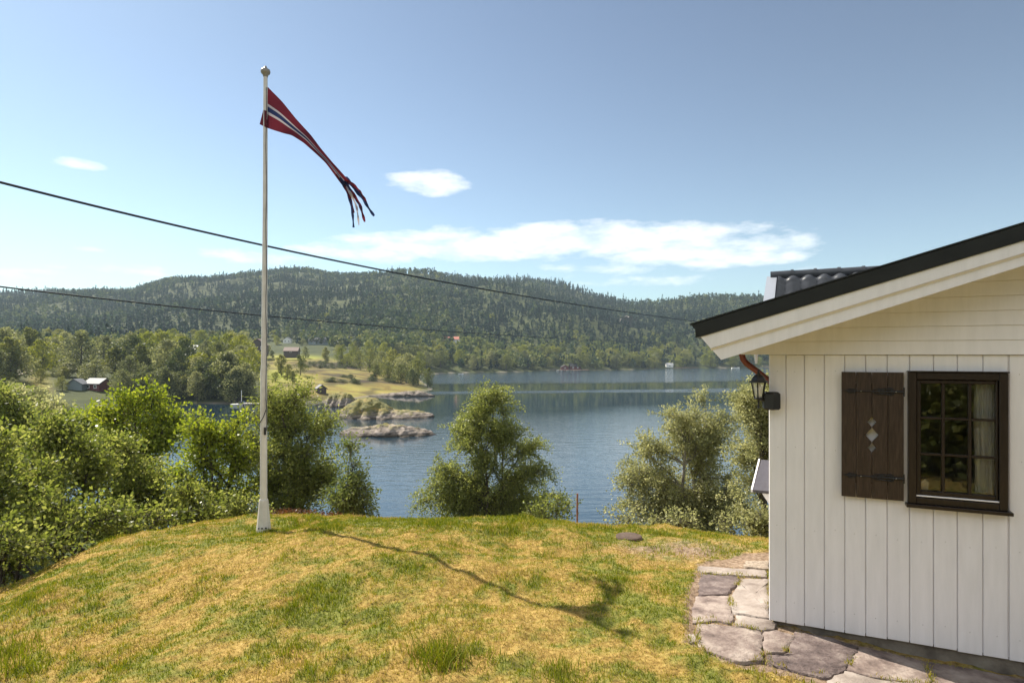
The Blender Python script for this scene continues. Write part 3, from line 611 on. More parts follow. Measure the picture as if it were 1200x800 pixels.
# bargeboards: upper proud board and lower board
def lerp(p, q, t): return (p[0]+(q[0]-p[0])*t, p[1]+(q[1]-p[1])*t)
endT = (Tt[0]+.065, Tt[1]-.09); botR = (RX, Bt[1]+sb*(RX-Bt[0])); topR = (RX, zr-hb-.012)
midL = lerp(endT, Bt, .50); midR = lerp(topR, botR, .52)
for (nm, pl, o0, o1) in (('bargeboard', [midL, midR, topR, endT], OV-.022, OV+.004), ('bargeboard', [Bt, botR, (midR[0], midR[1]-.002), (midL[0], midL[1]-.002)], OV, OV+.022)):
    b_ = MB(); b_.prism(pl, f_ab, o0, o1); b_.prism(mir(pl), f_ab, o0, o1); b_.build(nm, M['white'], house)
# bevelled yellowish groove strip is only the sloping underside of the proud board
gs = MB(); st = [(midL[0]-.0, midL[1]-.016), (midR[0], midR[1]-.016), (midR[0], midR[1]-.003), (midL[0], midL[1]-.003)]
v = [(st[0][0]+.003, OV-.004, st[0][1]), (st[1][0], OV-.004, st[1][1]), (st[2][0], OV-.0215, st[2][1]), (st[3][0], OV-.0215, st[3][1])]
gs.add(v, [(0,1,2,3)]); gs.build('bargeboard_moulding', M['white'], house)
# soffit under the overhang
so = MB(); sp_ = [(Bt[0]+.03, ztopr(Bt[0]+.03)-.145),(RX, zr-.145),(RX, zr-.115),(Bt[0]+.03, ztopr(Bt[0]+.03)-.115)]
so.prism(sp_, f_ab, OV+.03, HD+.35); so.prism(mir(sp_), f_ab, OV+.03, HD+.35); so.build('soffit', M['white'], house)
# eave gutter and downpipe
g_ = MB(); ga = Tt[0]+.0
ga += .12; gq = ztopr(ga)+.05
g_.prism([(ga-.09,gq-.16),(ga-.05,gq-.2),(ga+.0,gq-.2),(ga+.04,gq-.16),(ga+.035,gq-.155),(ga,gq-.19),(ga-.05,gq-.19),(ga-.085,gq-.155)], f_ab, OV+.12, HD+.3)
g_.build('gutter', M['copper'], house)
dp = MB(); 
def hl(px, py, Y):          # pixel at distance Y -> house-local point
    x = (px-CX)/F*Y; a, b = house_ab(x, Y); return (a, b, Z0-(py-HZ)/F*Y)
p0 = hl(869,414,6.1); p1 = hl(871,421,6.1); p2 = hl(899,444,6.0); p3 = hl(906,452,6.0); dp.tube([p0,p1,hl(874,425,6.1),p2,p3,(p3[0],p3[1],.1)], .029, 12)
dp.build('downpipe', M['copper'], house)
cl = MB(); q = hl(886,417,7.3); cl.add([], []); cl.tube([(q[0],q[1],q[2]+.05),(q[0],q[1],q[2]-.09)],[.03,.012],4); cl.build('eave_bracket', M['white'], house)
# foundation
fd = MB(); fd.box((.03,.035,-.5),(HW-.03,HD-.03,.057)); fd.build('foundation', M['concrete'], house)
# cross wing with tiles
rg = hl(903,325.5,9.03); wing = MB(); L_ = 4.0
def rgp(a, d, dz): return (rg[0]+a, rg[1]-d, rg[2]+dz)
sl2 = .40
wing.add([rgp(-.0,0,-.03),rgp(L_,0,-.03),rgp(L_,2.0,-.03-.8),rgp(0,2.0,-.03-.8),rgp(0,0,-.12),rgp(L_,0,-.12),rgp(L_,2.0,-.92),rgp(0,2.0,-.92)],[(0,1,2,3),(7,6,5,4),(0,3,7,4),(1,5,6,2),(3,2,6,7),(0,4,5,1)])
wing.add([rgp(-.0,0,-.03),rgp(L_,0,-.03),rgp(L_,-2.0,-.03-.8),rgp(0,-2.0,-.03-.8),rgp(0,0,-.12),rgp(L_,0,-.12),rgp(L_,-2.0,-.92),rgp(0,-2.0,-.92)],[(3,2,1,0),(4,5,6,7),(0,3,7,4),(1,5,6,2),(3,2,6,7),(0,4,5,1)])
wg = wing.build('wing_roof', M['black_metal'], house)
d2 = np.array([0,-1,-sl2]); d2 = d2/np.linalg.norm(d2)
tile_sheet('roof_tiles', (rg[0]+.10, rg[1]-.03, rg[2]-.02), np.array([1.,0,0]), d2, 20, 7, wg, amp=.045, wv=.2, rl=.3)
tile_sheet('roof_tiles', (rg[0]+.10, rg[1]+.03, rg[2]-.02), np.array([1.,0,0]), np.array([0,-d2[1],d2[2]]), 20, 7, wg, amp=.045, wv=.2, rl=.3)
rc = MB(); k = 0.0
while k < L_: rc.tube([rgp(k,0,.03),rgp(k+.29,0,.035)], [.062,.062], 10); rc.tube([rgp(k+.27,0,.035),rgp(k+.31,0,.035)], .072, 10); k += .3
rc.build('ridge_cap', M['tile'], wg)
vb = MB()
for s_ in (1,-1): vb.add([rgp(-.05,0,.02),rgp(.085,0,.02),rgp(.085,2.02*s_,.02-.808),rgp(-.05,2.02*s_,.02-.808),rgp(-.05,0,-.15),rgp(.085,0,-.15),rgp(.085,2.02*s_,-.96),rgp(-.05,2.02*s_,-.96)],
    [(0,1,2,3),(4,7,6,5),(0,3,7,4),(1,5,6,2),(3,2,6,7),(0,4,5,1)])
vb.build('verge_board', mat('grey_verge', (.30,.32,.36), .35), wg)
ww = MB(); ww.prism([(rg[1]-1.9, 0),(rg[1]+1.9,0),(rg[1]+1.9,rg[2]-.9),(rg[1],rg[2]-.15),(rg[1]-1.9,rg[2]-.9)], lambda u,v,d: (d,u,v), rg[0]+.25, rg[0]+L_-.2); ww.build('wing_wall', M['white'], house)
# low side canopy on the long wall
c0 = hl(882,573.5,8.66); cn = MB(); ca, cb, cz = c0
cn.add([(ca,cb,cz-.0),(0.0,cb,cz),(0.0,cb+1.9,cz+.13),(ca+.02,cb+1.9,cz+.13),(ca,cb,cz-.035),(0,cb,cz-.035),(0,cb+1.9,cz+.09),(ca+.02,cb+1.9,cz+.09)],[(0,1,2,3),(7,6,5,4),(0,4,5,1),(3,2,6,7),(0,3,7,4)])
cno = cn.build('side_canopy', noisy('grey_felt', [(.05,.045,.055),(.085,.078,.09)], 20, .5), house)
cr_ = MB(); cr_.add([(ca-.022,cb-.02,cz-.03),(ca,cb-.02,cz-.03),(ca,cb+1.92,cz+.10),(ca-.022,cb+1.92,cz+.10),(ca-.022,cb-.02,cz+.008),(ca,cb-.02,cz+.008),(ca,cb+1.92,cz+.14),(ca-.022,cb+1.92,cz+.14)],[(0,3,2,1),(4,5,6,7),(0,1,5,4),(1,2,6,5),(2,3,7,6),(3,0,4,7)]); cr_.build('canopy_edge', M['white'], cno)
ce = MB(); ce.prism([(-.0,cz-.045),(-.0,cz-.42),(ca+.12,cz-.045)], f_ab, cb+.03, cb+.09); ce.build('canopy_bracket', M['white'], cno)
# ---- window
win = MB(); fo = -.045
s0, s1 = pa(1064.5,fo), pa(1182,fo); t1 = pz(436,s0,fo); t0 = pz(589,s0,fo); fw = .062
g0, g1 = pa(1079,-.02), pa(1167,-.02); gt, gz = pz(449,g0,-.02), pz(574.5,g0,-.02)
win.box((s0,fo,t0),(s0+.05,.03,t1),0,.003); win.box((s1-.05,fo,t0),(s1,.03,t1),0,.003); win.box((s0+.051,fo+.002,t1-.05),(s1-.051,.03,t1-.001),0,.003); win.box((s0+.051,fo+.002,t0),(s1-.051,.03,t0+.045),0,.003)
wo = win.build('window', M['dark_frame'], house)
sa = MB(); sf = fo+.018
sa.box((s0+.053,sf,t0+.048),(g0,.02,t1-.054),0,.003); sa.box((g1,sf,t0+.048),(s1-.053,.02,t1-.054),0,.003); sa.box((g0+.001,sf+.001,gt),(g1-.001,.02,t1-.055),0,.003); sa.box((g0+.001,sf+.001,t0+.049),(g1-.001,.02,gz),0,.003)
sa.build('sash', M['dark_frame'], wo)
mu = MB()
m1, m2 = pa(1105.5,-.02), pa(1136.7,-.02); h1, h2 = pz(491,(g0+g1)/2,-.02), pz(534,(g0+g1)/2,-.02)
for c in (m1,m2): mu.box((c-.009,sf+.004,gz+.0005),(c+.009,.012,gt-.0005),0,.002)
for c in (h1,h2):
    for x0,x1 in ((g0,m1-.0095),(m1+.0095,m2-.0095),(m2+.0095,g1)): mu.box((x0,sf+.005,c-.008),(x1,.011,c+.008),0,.002)
mu.build('muntins', M['dark_frame'], wo)
gm = bpy.data.materials.new('window_glass'); gm.use_nodes = True; nt = gm.node_tree; nt.nodes.remove(nt.nodes['Principled BSDF'])
fr = nt.nodes.new('ShaderNodeFresnel'); fr.inputs['IOR'].default_value = 2.0
gl = nt.nodes.new('ShaderNodeBsdfGlossy'); gl.inputs['Roughness'].default_value = .004; tr = nt.nodes.new('ShaderNodeBsdfTransparent'); tr.inputs['Color'].default_value = (1,1,1,1)
mx = nt.nodes.new('ShaderNodeMixShader'); nzz = nt.nodes.new('ShaderNodeTexNoise'); nzz.inputs['Scale'].default_value = 3.5; bpp = nt.nodes.new('ShaderNodeBump'); bpp.inputs['Strength'].default_value = .012; bpp.inputs['Distance'].default_value = .02
tcc = nt.nodes.new('ShaderNodeTexCoord'); nt.links.new(tcc.outputs['Object'], nzz.inputs['Vector']); nt.links.new(nzz.outputs['Fac'], bpp.inputs['Height']); nt.links.new(bpp.outputs['Normal'], gl.inputs['Normal'])
nt.links.new(fr.outputs[0], mx.inputs[0]); nt.links.new(tr.outputs[0], mx.inputs[1]); nt.links.new(gl.outputs[0], mx.inputs[2]); nt.links.new(mx.outputs[0], nt.nodes['Material Output'].inputs['Surface'])
pn = MB(); pn.add([(g0,.004,gz),(g1,.004,gz),(g1,.004,gt),(g0,.004,gt)],[(0,1,2,3)]); pn.build('pane', gm, wo)
dr = MB(); zd = t0+.052; dr.box((pa(1074,fo),fo+.006,zd),(pa(1176,fo),sf+.001,zd+.010),0,.002); dr.build('drip_rail', M['white'], wo)
si = MB(); si.box((s0-.015,fo-.03,t0-.026),(s1+.022,.0,t0-.002),0,.003); si.build('sill', M['dark_frame'], wo)
tl = MB(); tl.box((s0-.006,fo-.008,t1+.001),(s1+.006,-.001,t1+.010),0,.002); tl.build('head_trim', M['dark_frame'], wo)
for c in (s0+.01, s0+.16, s0+.28, s0+.40, s1-.02): pass
# ---- shutter
shb = empty('shutter', (0,0,0)); shb.parent = house
sh0, sh1 = pa(986,-.05), pa(1059.5,-.05); st1 = pz(435.5,sh0,-.05); sz0 = pz(580.7,sh0,-.05)
bx = [sh0]+[pa(p,-.05) for p in (1003.2,1021.8,1040.5)]+[sh1]
dmd = [(494.3,5.6,3.6),(509.5,7.8,5.4),(524.5,5,3.4)]; cxx = bx[2]
dz = [(pz(y,cxx,-.05), h/F*4.65, wd/F*4.65*1.2) for y,h,wd in dmd]
for i in range(4):
    a0, a1 = bx[i]+.0018, bx[i+1]-.0018
    if i == 1:
        poly = [(a0,sz0),(a1,sz0)]
        for zc,hh_,wd_ in dz[::-1]: poly += [(a1,zc-hh_),(a1-wd_,zc),(a1,zc+hh_)]
        poly += [(a1,st1),(a0,st1)]
    elif i == 2:
        poly = [(a0,sz0),(a1,sz0),(a1,st1),(a0,st1)]
        for zc,hh_,wd_ in dz: poly += [(a0,zc+hh_),(a0+wd_,zc),(a0,zc-hh_)]
    else: poly = [(a0,sz0),(a1,sz0),(a1,st1),(a0,st1)]
    bb = MB(); bb.prism(poly, f_ab, -.05, -.028); bb.build('board', M['dark_wood'], shb)
for zc in (pz(454,sh0,-.05)-.0, pz(560,sh0,-.05)): lt = MB(); lt.box((sh0+.03,-.0275,zc-.03),(sh1-.01,-.004,zc+.03)); lt.build('ledge', M['dark_wood'], shb)
for py in (458.5, 558.5):
    hg = MB(); ym = -.056; xa, xb = pa(989,ym), pa(1059.5,ym); zc = pz(py,(xa+xb)/2,ym); Ls = xb-xa
    hg.tube([(xa+t*Ls, ym+.002, zc) for t in np.linspace(0,1,9)], [.003,.004,.005,.005,.005,.006,.008,.010,.010], 6)
    def loopc(cx_, rx_, rz_, rad=.003):
        hg.tube([(cx_+rx_*math.cos(t), ym+.001, zc+rz_*math.sin(t)) for t in np.linspace(0,2*math.pi,15)], rad, 5, cap=False)
    loopc(xa+Ls*.13,.022,.013); loopc(xa+Ls*.70,.045,.022,.004); loopc(xa+Ls*.78,.024,.026,.0035); loopc(xa+Ls*.62,.02,.014,.0035)
    for sgn in (1,-1):
        hg.tube([(xa+Ls*.45,ym+.001,zc),(xa+Ls*.52,ym+.001,zc+sgn*.016),(xa+Ls*.60,ym+.001,zc+sgn*.022),(xa+Ls*.66,ym+.001,zc+sgn*.010)], .003, 5)
        hg.tube([(xa+Ls*.04,ym+.001,zc),(xa+Ls*.10,ym+.001,zc+sgn*.018),(xa+Ls*.2,ym+.001,zc+sgn*.009)], .003, 5)
    hg.box((xb-.006,ym-.004,zc-.032),(xb+.004,-.02,zc+.032)); hg.build('hinge', M['iron'], shb)
    for q_ in (.29,.87):
        sc_ = MB(); sc_.lathe([(.0045,0),(.0045,.002),(.002,.004)], (0,0,0), 8); so_ = sc_.build('screw_head', mat('steel_screw',(.5,.5,.5),.3,.5,.9) if 'steel_screw' not in bpy.data.materials else bpy.data.materials['steel_screw'], shb)
        so_.location = (xa+Ls*q_, ym-.009, zc); so_.rotation_euler = (math.pi/2,0,0)
# ---- interior room
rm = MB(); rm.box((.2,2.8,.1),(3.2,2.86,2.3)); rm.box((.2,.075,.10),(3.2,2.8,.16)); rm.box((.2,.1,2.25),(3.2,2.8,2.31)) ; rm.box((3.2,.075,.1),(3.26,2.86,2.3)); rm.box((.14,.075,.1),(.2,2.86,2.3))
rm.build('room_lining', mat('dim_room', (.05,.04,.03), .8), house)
# ---- curtain and small ornament inside the window (things of their own)
cu = MB(); v = []; f = []; nx = 28; x0, x1 = pa(1144,.06), pa(1172,.06)
for j in range(9):
    for i in range(nx+1): v.append((x0+(x1-x0)*i/nx+.004*math.sin(j*.9+i), .10+.016*math.sin(i*1.45+.25*j)+.006*math.sin(i*.6), gz-.02+(gt-gz+.06)*j/8))
for j in range(8):
    for i in range(nx): q = j*(nx+1)+i; f.append([q,q+1,q+nx+2,q+nx+1])
cu.add(v, f, 0, True); cm = mat('curtain_cloth', (.93,.92,.89), .8)
co = cu.build('curtain', cm, None); co.location = house.location; co.rotation_euler = house.rotation_euler; tag(co, 'sheer white curtain drawn to the right inside the dark window', 'curtain')
om = MB(); ox, oz = pa(1083.5,.06), pz(573,pa(1083.5,.06),.06)
om.box((ox-.022,.05,oz-.0),(ox+.022,.09,oz+.045)); om.prism([(-.030+ox,oz+.045),(.030+ox,oz+.045),(ox,oz+.08)], f_ab, .045,.095); om.box((ox-.006,.048,oz+.002),(ox+.006,.0495,oz+.025))
oo = om.build('toy_house', mat('ornament_white',(.85,.84,.82),.6), None); oo.location = house.location; oo.rotation_euler = house.rotation_euler; tag(oo, 'tiny white house ornament in the lower left corner of the window', 'ornament')
sl = MB(); sl.box((wl,.03,wb-.03),(wr,.16,gz-.004 if False else oz-.002)); sl.build('inner_sill', mat('inner_sill',(.25,.2,.15),.5), house)
# ---- wall lantern
lx, ly = -.095, -.02
lan = empty('wall_lantern', tuple(C0)+(EYE,), 0); tag(lan, 'black coach lantern on the left corner of the white house', 'lantern')
def w2(px, py, Y): p = P(px,py,Y); return (p[0]-C0[0], p[1]-C0[1], p[2]-EYE)
bkt = MB(); c = w2(904,469.5,4.80)
for (r1,r2) in ((1,0),): bkt.lathe([(.055,-.068),(.068,-.055),(.068,.055),(.05,.07)], c, 6, sm=False, phase=.35)
bkt.build('wall_bracket', M['iron'], lan)
lc = w2(889,455,4.80); Yl = 4.8; u_ = Yl/F
arm = MB(); arm.tube([(c[0]-.03,c[1],c[2]+.0),((c[0]+lc[0])/2,lc[1],c[2]+.008),(lc[0]+.02,lc[1],lc[2]-12.5*u_),(lc[0],lc[1],lc[2]-11.5*u_)], [.022,.016,.014,.02], 8)
arm.tube([(lc[0],lc[1],lc[2]-11.5*u_),(lc[0],lc[1],lc[2]-17*u_),(lc[0],lc[1],lc[2]-23*u_)],[.012,.006,.009],8); arm.build('arm', M['iron'], lan)
cap = MB(); cap.lathe([(11.8*u_,7.0*u_),(11.6*u_,8.2*u_),(8.8*u_,9.6*u_),(7.0*u_,13.0*u_),(5.0*u_,15.5*u_),(2.2*u_,17*u_),(1.2*u_,18.5*u_),(1.5*u_,19.6*u_),(1.2*u_,20.6*u_),(.4*u_,22*u_)], lc, 6, sm=False); cap.build('cap', M['iron'], lan)
cg = MB()
for k in range(6):
    t = 2*math.pi*k/6; r0_, r1_ = 5.0*u_, 8.4*u_
    cg.tube([(lc[0]+r0_*math.cos(t),lc[1]+r0_*math.sin(t),lc[2]-11*u_),(lc[0]+r1_*math.cos(t),lc[1]+r1_*math.sin(t),lc[2]+7.5*u_)], .0052, 6)
cg.lathe([(5.6*u_,-12.5*u_),(6.0*u_,-11.5*u_),(5.4*u_,-10.4*u_)], lc, 6); cg.build('cage', M['iron'], lan)
lg = MB(); lg.lathe([(4.6*u_,-10.6*u_),(8.0*u_,7.2*u_)], lc, 6, sm=False)
lgm = mat('lantern_glass', (.9,.88,.82), .12); lgm.node_tree.nodes['Principled BSDF'].inputs['Alpha'].default_value = .35
lg.build('glass', lgm, lan)
bl_ = MB(); bl_.lathe([(.012,-9*u_),(.022,-5*u_),(.026,0),(.018,4*u_),(.004,6*u_)], lc, 12); bl_.build('bulb', mat('frosted_bulb',(.8,.74,.6),.3), lan)
# ------------------------------------------------------------------ stone path
def gpt(px, py):
    Y = 5.0
    for _ in range(14): Y = F*(EYE-H1((px-CX)/F*Y, Y))/(py-HZ)
    return ((px-CX)/F*Y, Y)
def cc(X, Yc): return (780+X*.35, 600+Yc*.35)
slabs = [([(108,178),(330,190),(336,213),(250,208),(120,199)],'slab_light','narrow pale flagstone across the far end of the path'),
 ([(118,203),(232,211),(248,222),(205,272),(110,274)],'slab_dark','purple-brown flagstone at the outer far edge of the path'),
 ([(256,218),(346,219),(346,352),(300,345),(226,330),(219,285)],'slab_light','large pale flagstone against the house corner'),
 ([(103,279),(214,277),(213,300),(226,350),(216,366),(160,358),(92,364),(94,312)],'slab','brown flagstone beside the pale corner slab, on the lawn side'),
 ([(236,341),(345,357),(372,368),(361,388),(328,391),(236,373)],'slab_light','small pale flagstone just below the house corner'),
 ([(110,369),(228,378),(322,399),(320,440),(326,492),(250,494),(105,454)],'slab','wide brown-grey flagstone at the lawn side of the bend'),
 ([(331,397),(372,392),(432,410),(400,464),(337,464),(326,430)],'slab','small grey-brown flagstone in the middle of the path bend'),
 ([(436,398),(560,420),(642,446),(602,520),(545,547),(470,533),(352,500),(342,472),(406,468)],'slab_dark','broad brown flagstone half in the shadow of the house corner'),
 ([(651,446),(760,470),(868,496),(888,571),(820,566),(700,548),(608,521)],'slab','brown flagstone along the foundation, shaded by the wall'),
 ([(603,528),(700,554),(880,573),(930,640),(640,650),(545,560)],'slab_light','pale flagstone touching the bottom border of the view'),
 ([(878,497),(1000,517),(1130,543),(1240,566),(1240,650),(940,640),(896,574)],'slab','dark flagstone nearest the right border, under the window'),
 ([(76,404),(100,405),(113,430),(82,433)],'slab_light','little pale stone wedged between path and lawn'),
 ([(270,160),(346,160),(346,184),(332,186),(262,178)],'gravel','gritty worn patch of stone behind the corner of the house'),
 ([(120,497),(200,505),(180,520),(140,515)],'slab','half sunken brown stone at the lawn edge below the path bend')]
def up3(poly):    # refine and roughen an outline
    out = []; n = len(poly)
    for i in range(n):
        a = np.array(poly[i]); b = np.array(poly[(i+1)%n]); m = max(1, int(np.linalg.norm(b-a)/.035))
        for k in range(m):
            p = a+(b-a)*k/m; p = p+(0 if k == 0 else 1)*np.array([(rj.random()-.5)*.024, (rj.random()-.5)*.024]); out.append(p)
    return out
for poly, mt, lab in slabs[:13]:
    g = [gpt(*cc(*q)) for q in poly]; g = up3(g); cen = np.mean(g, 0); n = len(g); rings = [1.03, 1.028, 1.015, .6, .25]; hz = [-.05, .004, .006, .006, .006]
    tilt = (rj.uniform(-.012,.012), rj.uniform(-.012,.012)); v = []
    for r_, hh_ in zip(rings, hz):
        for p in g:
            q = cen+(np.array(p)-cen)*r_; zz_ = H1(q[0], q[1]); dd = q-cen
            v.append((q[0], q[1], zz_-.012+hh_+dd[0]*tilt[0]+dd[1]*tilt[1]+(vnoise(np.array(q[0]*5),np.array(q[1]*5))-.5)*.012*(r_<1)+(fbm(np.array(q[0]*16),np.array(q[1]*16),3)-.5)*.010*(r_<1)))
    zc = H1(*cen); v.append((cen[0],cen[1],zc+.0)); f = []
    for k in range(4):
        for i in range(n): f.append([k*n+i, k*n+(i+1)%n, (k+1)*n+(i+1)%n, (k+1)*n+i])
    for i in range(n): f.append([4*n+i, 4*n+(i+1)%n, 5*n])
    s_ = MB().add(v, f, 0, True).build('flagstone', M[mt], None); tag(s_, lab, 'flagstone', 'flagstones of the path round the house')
# blades growing in the joints
jx = []; 
for poly, mt, lab in slabs:
    g = [np.array(gpt(*cc(*q))) for q in poly]
    for i in range(len(g)):
        a, b_ = g[i], g[(i+1)%len(g)]; m_ = int(np.linalg.norm(b_-a)*150)
        for _ in range(m_):
            p = a+(b_-a)*rj.random()
            if fbm(np.array(p[0]*4), np.array(p[1]*4), 2) > .47: jx.append(p+np.array([rj.gauss(0,.012), rj.gauss(0,.012)]))
jx = np.array(jx); ja, jb = house_ab(jx[:,0], jx[:,1]); jx = jx[~((ja > -.02)&(jb > -.02))]; nj = len(jx); jr = np.random.default_rng(8)
tag(link('grass', grass_mesh(jx[:,0], jx[:,1], .012+.03*jr.random(nj), np.clip(.45+.25*jr.normal(size=nj),0,1), np.full(nj,.005), jr), None, [G_mat]), 'sparse grass growing in the joints between the flagstones', 'grass', kind='stuff')
# round cover on the lawn
cx_, cy_ = gpt(737,628.5); dz_ = H1(cx_,cy_)
lid = MB(); lid.lathe([(.165,-.05),(.165,.010),(.15,.016),(.06,.012),(.0005,.013)], (cx_,cy_,dz_+.0), 22); lo = lid.build('round_cover', noisy('old_wood_cover',[(.05,.03,.022),(.11,.075,.055)],14,.9,.5,50), None)
tag(lo, 'flat round dark brown cover lying in the grass near the crest', 'cover')
# marker stake
sx, sy = (676-CX)/F*11.5, 11.5; stz = EYE-(578-HZ)/F*11.5
stk = MB(); stk.tube([(sx,sy,H1(sx,sy)-.2),(sx+.01,sy,stz)], .018, 8); so_ = stk.build('stake', noisy('red_brown_stake',[(.12,.05,.035),(.25,.12,.09)],8,.7), None); tag(so_, 'thin red-brown stake standing just beyond the lawn crest', 'stake')
# ------------------------------------------------------------------ flagpole and pennant
bx_, by_ = (309-CX)/F*8.35, 8.35; gz_ = H1(bx_, by_); ptop = EYE-(88-HZ)/F*8.35
fp = empty('flagpole', (bx_,by_,gz_)); tag(fp, 'white flagpole with round finial standing on the lawn mound', 'flagpole')
Hp = ptop-gz_
pole = MB(); pole.tube([(0,0,.25),(.0,0,Hp*.35),(.005,0,Hp*.36),(.02,0,Hp*.7),(.025,0,Hp-.02)],[.047,.043,.039,.032,.027],16); pole.build('pole', M['pole'], fp)
bs = MB(); bs.lathe([(.11,-.1),(.10,.0),(.086,.12),(.07,.30),(.06,.42),(.05,.44)], (0,0,0), 8, sm=False, phase=.2); bs.build('base', M['pole'], fp)
for k in range(3):
    bo = MB(); t = -1.9+k*.5; bo.lathe([(.012,0),(.012,.008),(.004,.012)], (0,0,0), 6); b_ = bo.build('bolt', M['iron'], fp); b_.location = (.094*math.cos(t), .094*math.sin(t), .06); b_.rotation_euler = (math.pi/2, 0, t+math.pi/2)
kb = MB(); kb.lathe([(.03,-.03),(.036,0),(.058,.02),(.064,.045),(.058,.07),(.03,.085),(.022,.10),(.012,.12)], (.025,0,Hp), 16); kb.build('finial', M['bark'] if False else mat('grey_finial',(.22,.2,.18),.45), fp)
hy = MB(); pts = [(.05+.006*math.sin(t*3), -.035, Hp*t2) for t, t2 in zip(np.linspace(0,9,24), np.linspace(.97,.22,24))]
hy.tube(pts, .0045, 5); hy.tube([(.05,-.045,Hp*.29),(.06,-.05,Hp*.27),(.02,-.065,Hp*.25),(-.045,-.045,Hp*.235),(-.05,-.02,Hp*.23)], .006, 5); hy.build('halyard', M['cable'], fp)
cl_ = MB(); cl_.box((.03,-.07,Hp*.22-.05),(.05,-.04,Hp*.22+.05)); cl_.build('cleat', M['iron'], fp)
# pennant
YF = 8.35
def fpx(X, Y): return (280+X/3.64, 60+Y/3.64)
topE = [(118,148),(180,210),(240,285),(300,350),(350,415),(400,475),(450,530),(472,556)]
botE = [(118,328),(170,340),(225,360),(280,395),(330,440),(378,485),(425,552),(455,592)]
nL = 60; fr_ = [0,.2,.40,.467,.533,.6,.667,.83,1.0]; colr = [0,0,1,2,2,1,0,0]
tt = np.linspace(0,1,nL); te = np.array(topE,float); be = np.array(botE,float); ti = np.linspace(0,1,8)
def curve(E, t): return np.c_[np.interp(t, ti, E[:,0]), np.interp(t, ti, E[:,1])]
Te, Be = curve(te, tt), curve(be, tt)
for E in (Te, Be):
    for _ in range(2): E[1:-1] = (E[:-2]+E[1:-1]*2+E[2:])/4
V = []; Fq = []; mi = []
for i in range(nL):
    for j, fj in enumerate(fr_):
        q = Te[i]*(1-fj)+Be[i]*fj; x, y = fpx(*q)
        dep = .08*math.sin(tt[i]*6+fj*1.0)*tt[i]**.5+.022*math.sin(tt[i]*19+fj*5)+.03*math.sin(fj*9.0+tt[i]*4)*tt[i]**.4
        p = P(x, y, YF-.0)+np.array([0, dep, 0]); V.append(p)
K = len(fr_)
for i in range(nL-1):
    for j in range(K-1): Fq.append([i*K+j,(i+1)*K+j,(i+1)*K+j+1,i*K+j+1]); mi.append(colr[j])
def cloth(nm, c): 
    m = mat(nm, c, .8, .2); b = m.node_tree.nodes['Principled BSDF']; tr = N(m,'ShaderNodeBsdfTranslucent'); tr.inputs['Color'].default_value = (*c,1); mx = N(m,'ShaderNodeMixShader'); mx.inputs['Fac'].default_value = .3
    L(m,b.outputs[0],mx.inputs[1]); L(m,tr.outputs[0],mx.inputs[2]); L(m,mx.outputs[0],m.node_tree.nodes['Material Output'].inputs['Surface']); return m
CR = cloth('pennant_red',(.115,.016,.028)); CW = cloth('pennant_white',(.36,.33,.36)); CB = cloth('pennant_blue',(.02,.03,.085))
pen = MB(); pen.v = [tuple(q) for q in V]; pen.f = Fq; pen.m = mi; pen.sm = [True]*len(Fq)
# hoist corner folded round the pole
pen.add([P(*fpx(118,255),YF-.05),P(*fpx(104,250),YF-.02),P(*fpx(88,312),YF+.02),P(*fpx(104,320),YF-.02),P(*fpx(118,326),YF-.05)],[(0,1,2,3,4)],0,True)
# streamers
def streamer(pts, w, m, ph):
    n = 18; pts = np.array(pts,float); t = np.linspace(0,1,n); q = np.c_[np.interp(t,np.linspace(0,1,len(pts)),pts[:,0]),np.interp(t,np.linspace(0,1,len(pts)),pts[:,1])]
    for _ in range(2): q[1:-1] = (q[:-2]+q[1:-1]*2+q[2:])/4
    v = []
    for i in range(n):
        d = q[min(i+1,n-1)]-q[max(i-1,0)]; nn = np.array([-d[1],d[0]])/np.linalg.norm(d); ww = w*(1-.35*t[i])*(1+.3*math.sin(i*1.3+ph))
        a = q[i]+nn*ww; b = q[i]-nn*ww; dy = .05*math.sin(i*.7+ph)
        v += [P(*fpx(*a),YF+dy), P(*fpx(*b),YF+dy+.03*math.sin(i*.9))]
    pen.add(v, [[2*i,2*i+2,2*i+3,2*i+1] for i in range(n-1)], m, True)
streamer([(455,538),(495,590),(530,630),(552,668),(577,703)], 7, 2, 0)
streamer([(450,540),(500,580),(525,612),(545,645)], 6, 0, 2)
streamer([(448,545),(480,600),(515,650),(526,690),(537,728)], 7, 0, 1)
streamer([(452,550),(490,620),(520,665),(530,700)], 4, 2, 3)
streamer([(440,550),(478,610),(502,660),(508,705),(512,742)], 5, 1, 2)
streamer([(430,540),(458,590),(476,640),(486,700),(489,752)], 6, 2, 4)
streamer([(415,525),(440,565),(465,600),(480,640),(490,690)], 5, 0, 5)
po = pen.build('pennant', [CR,CW,CB], None); tag(po, 'long red pennant with white and blue stripe and frayed tails, flying from the pole', 'pennant')
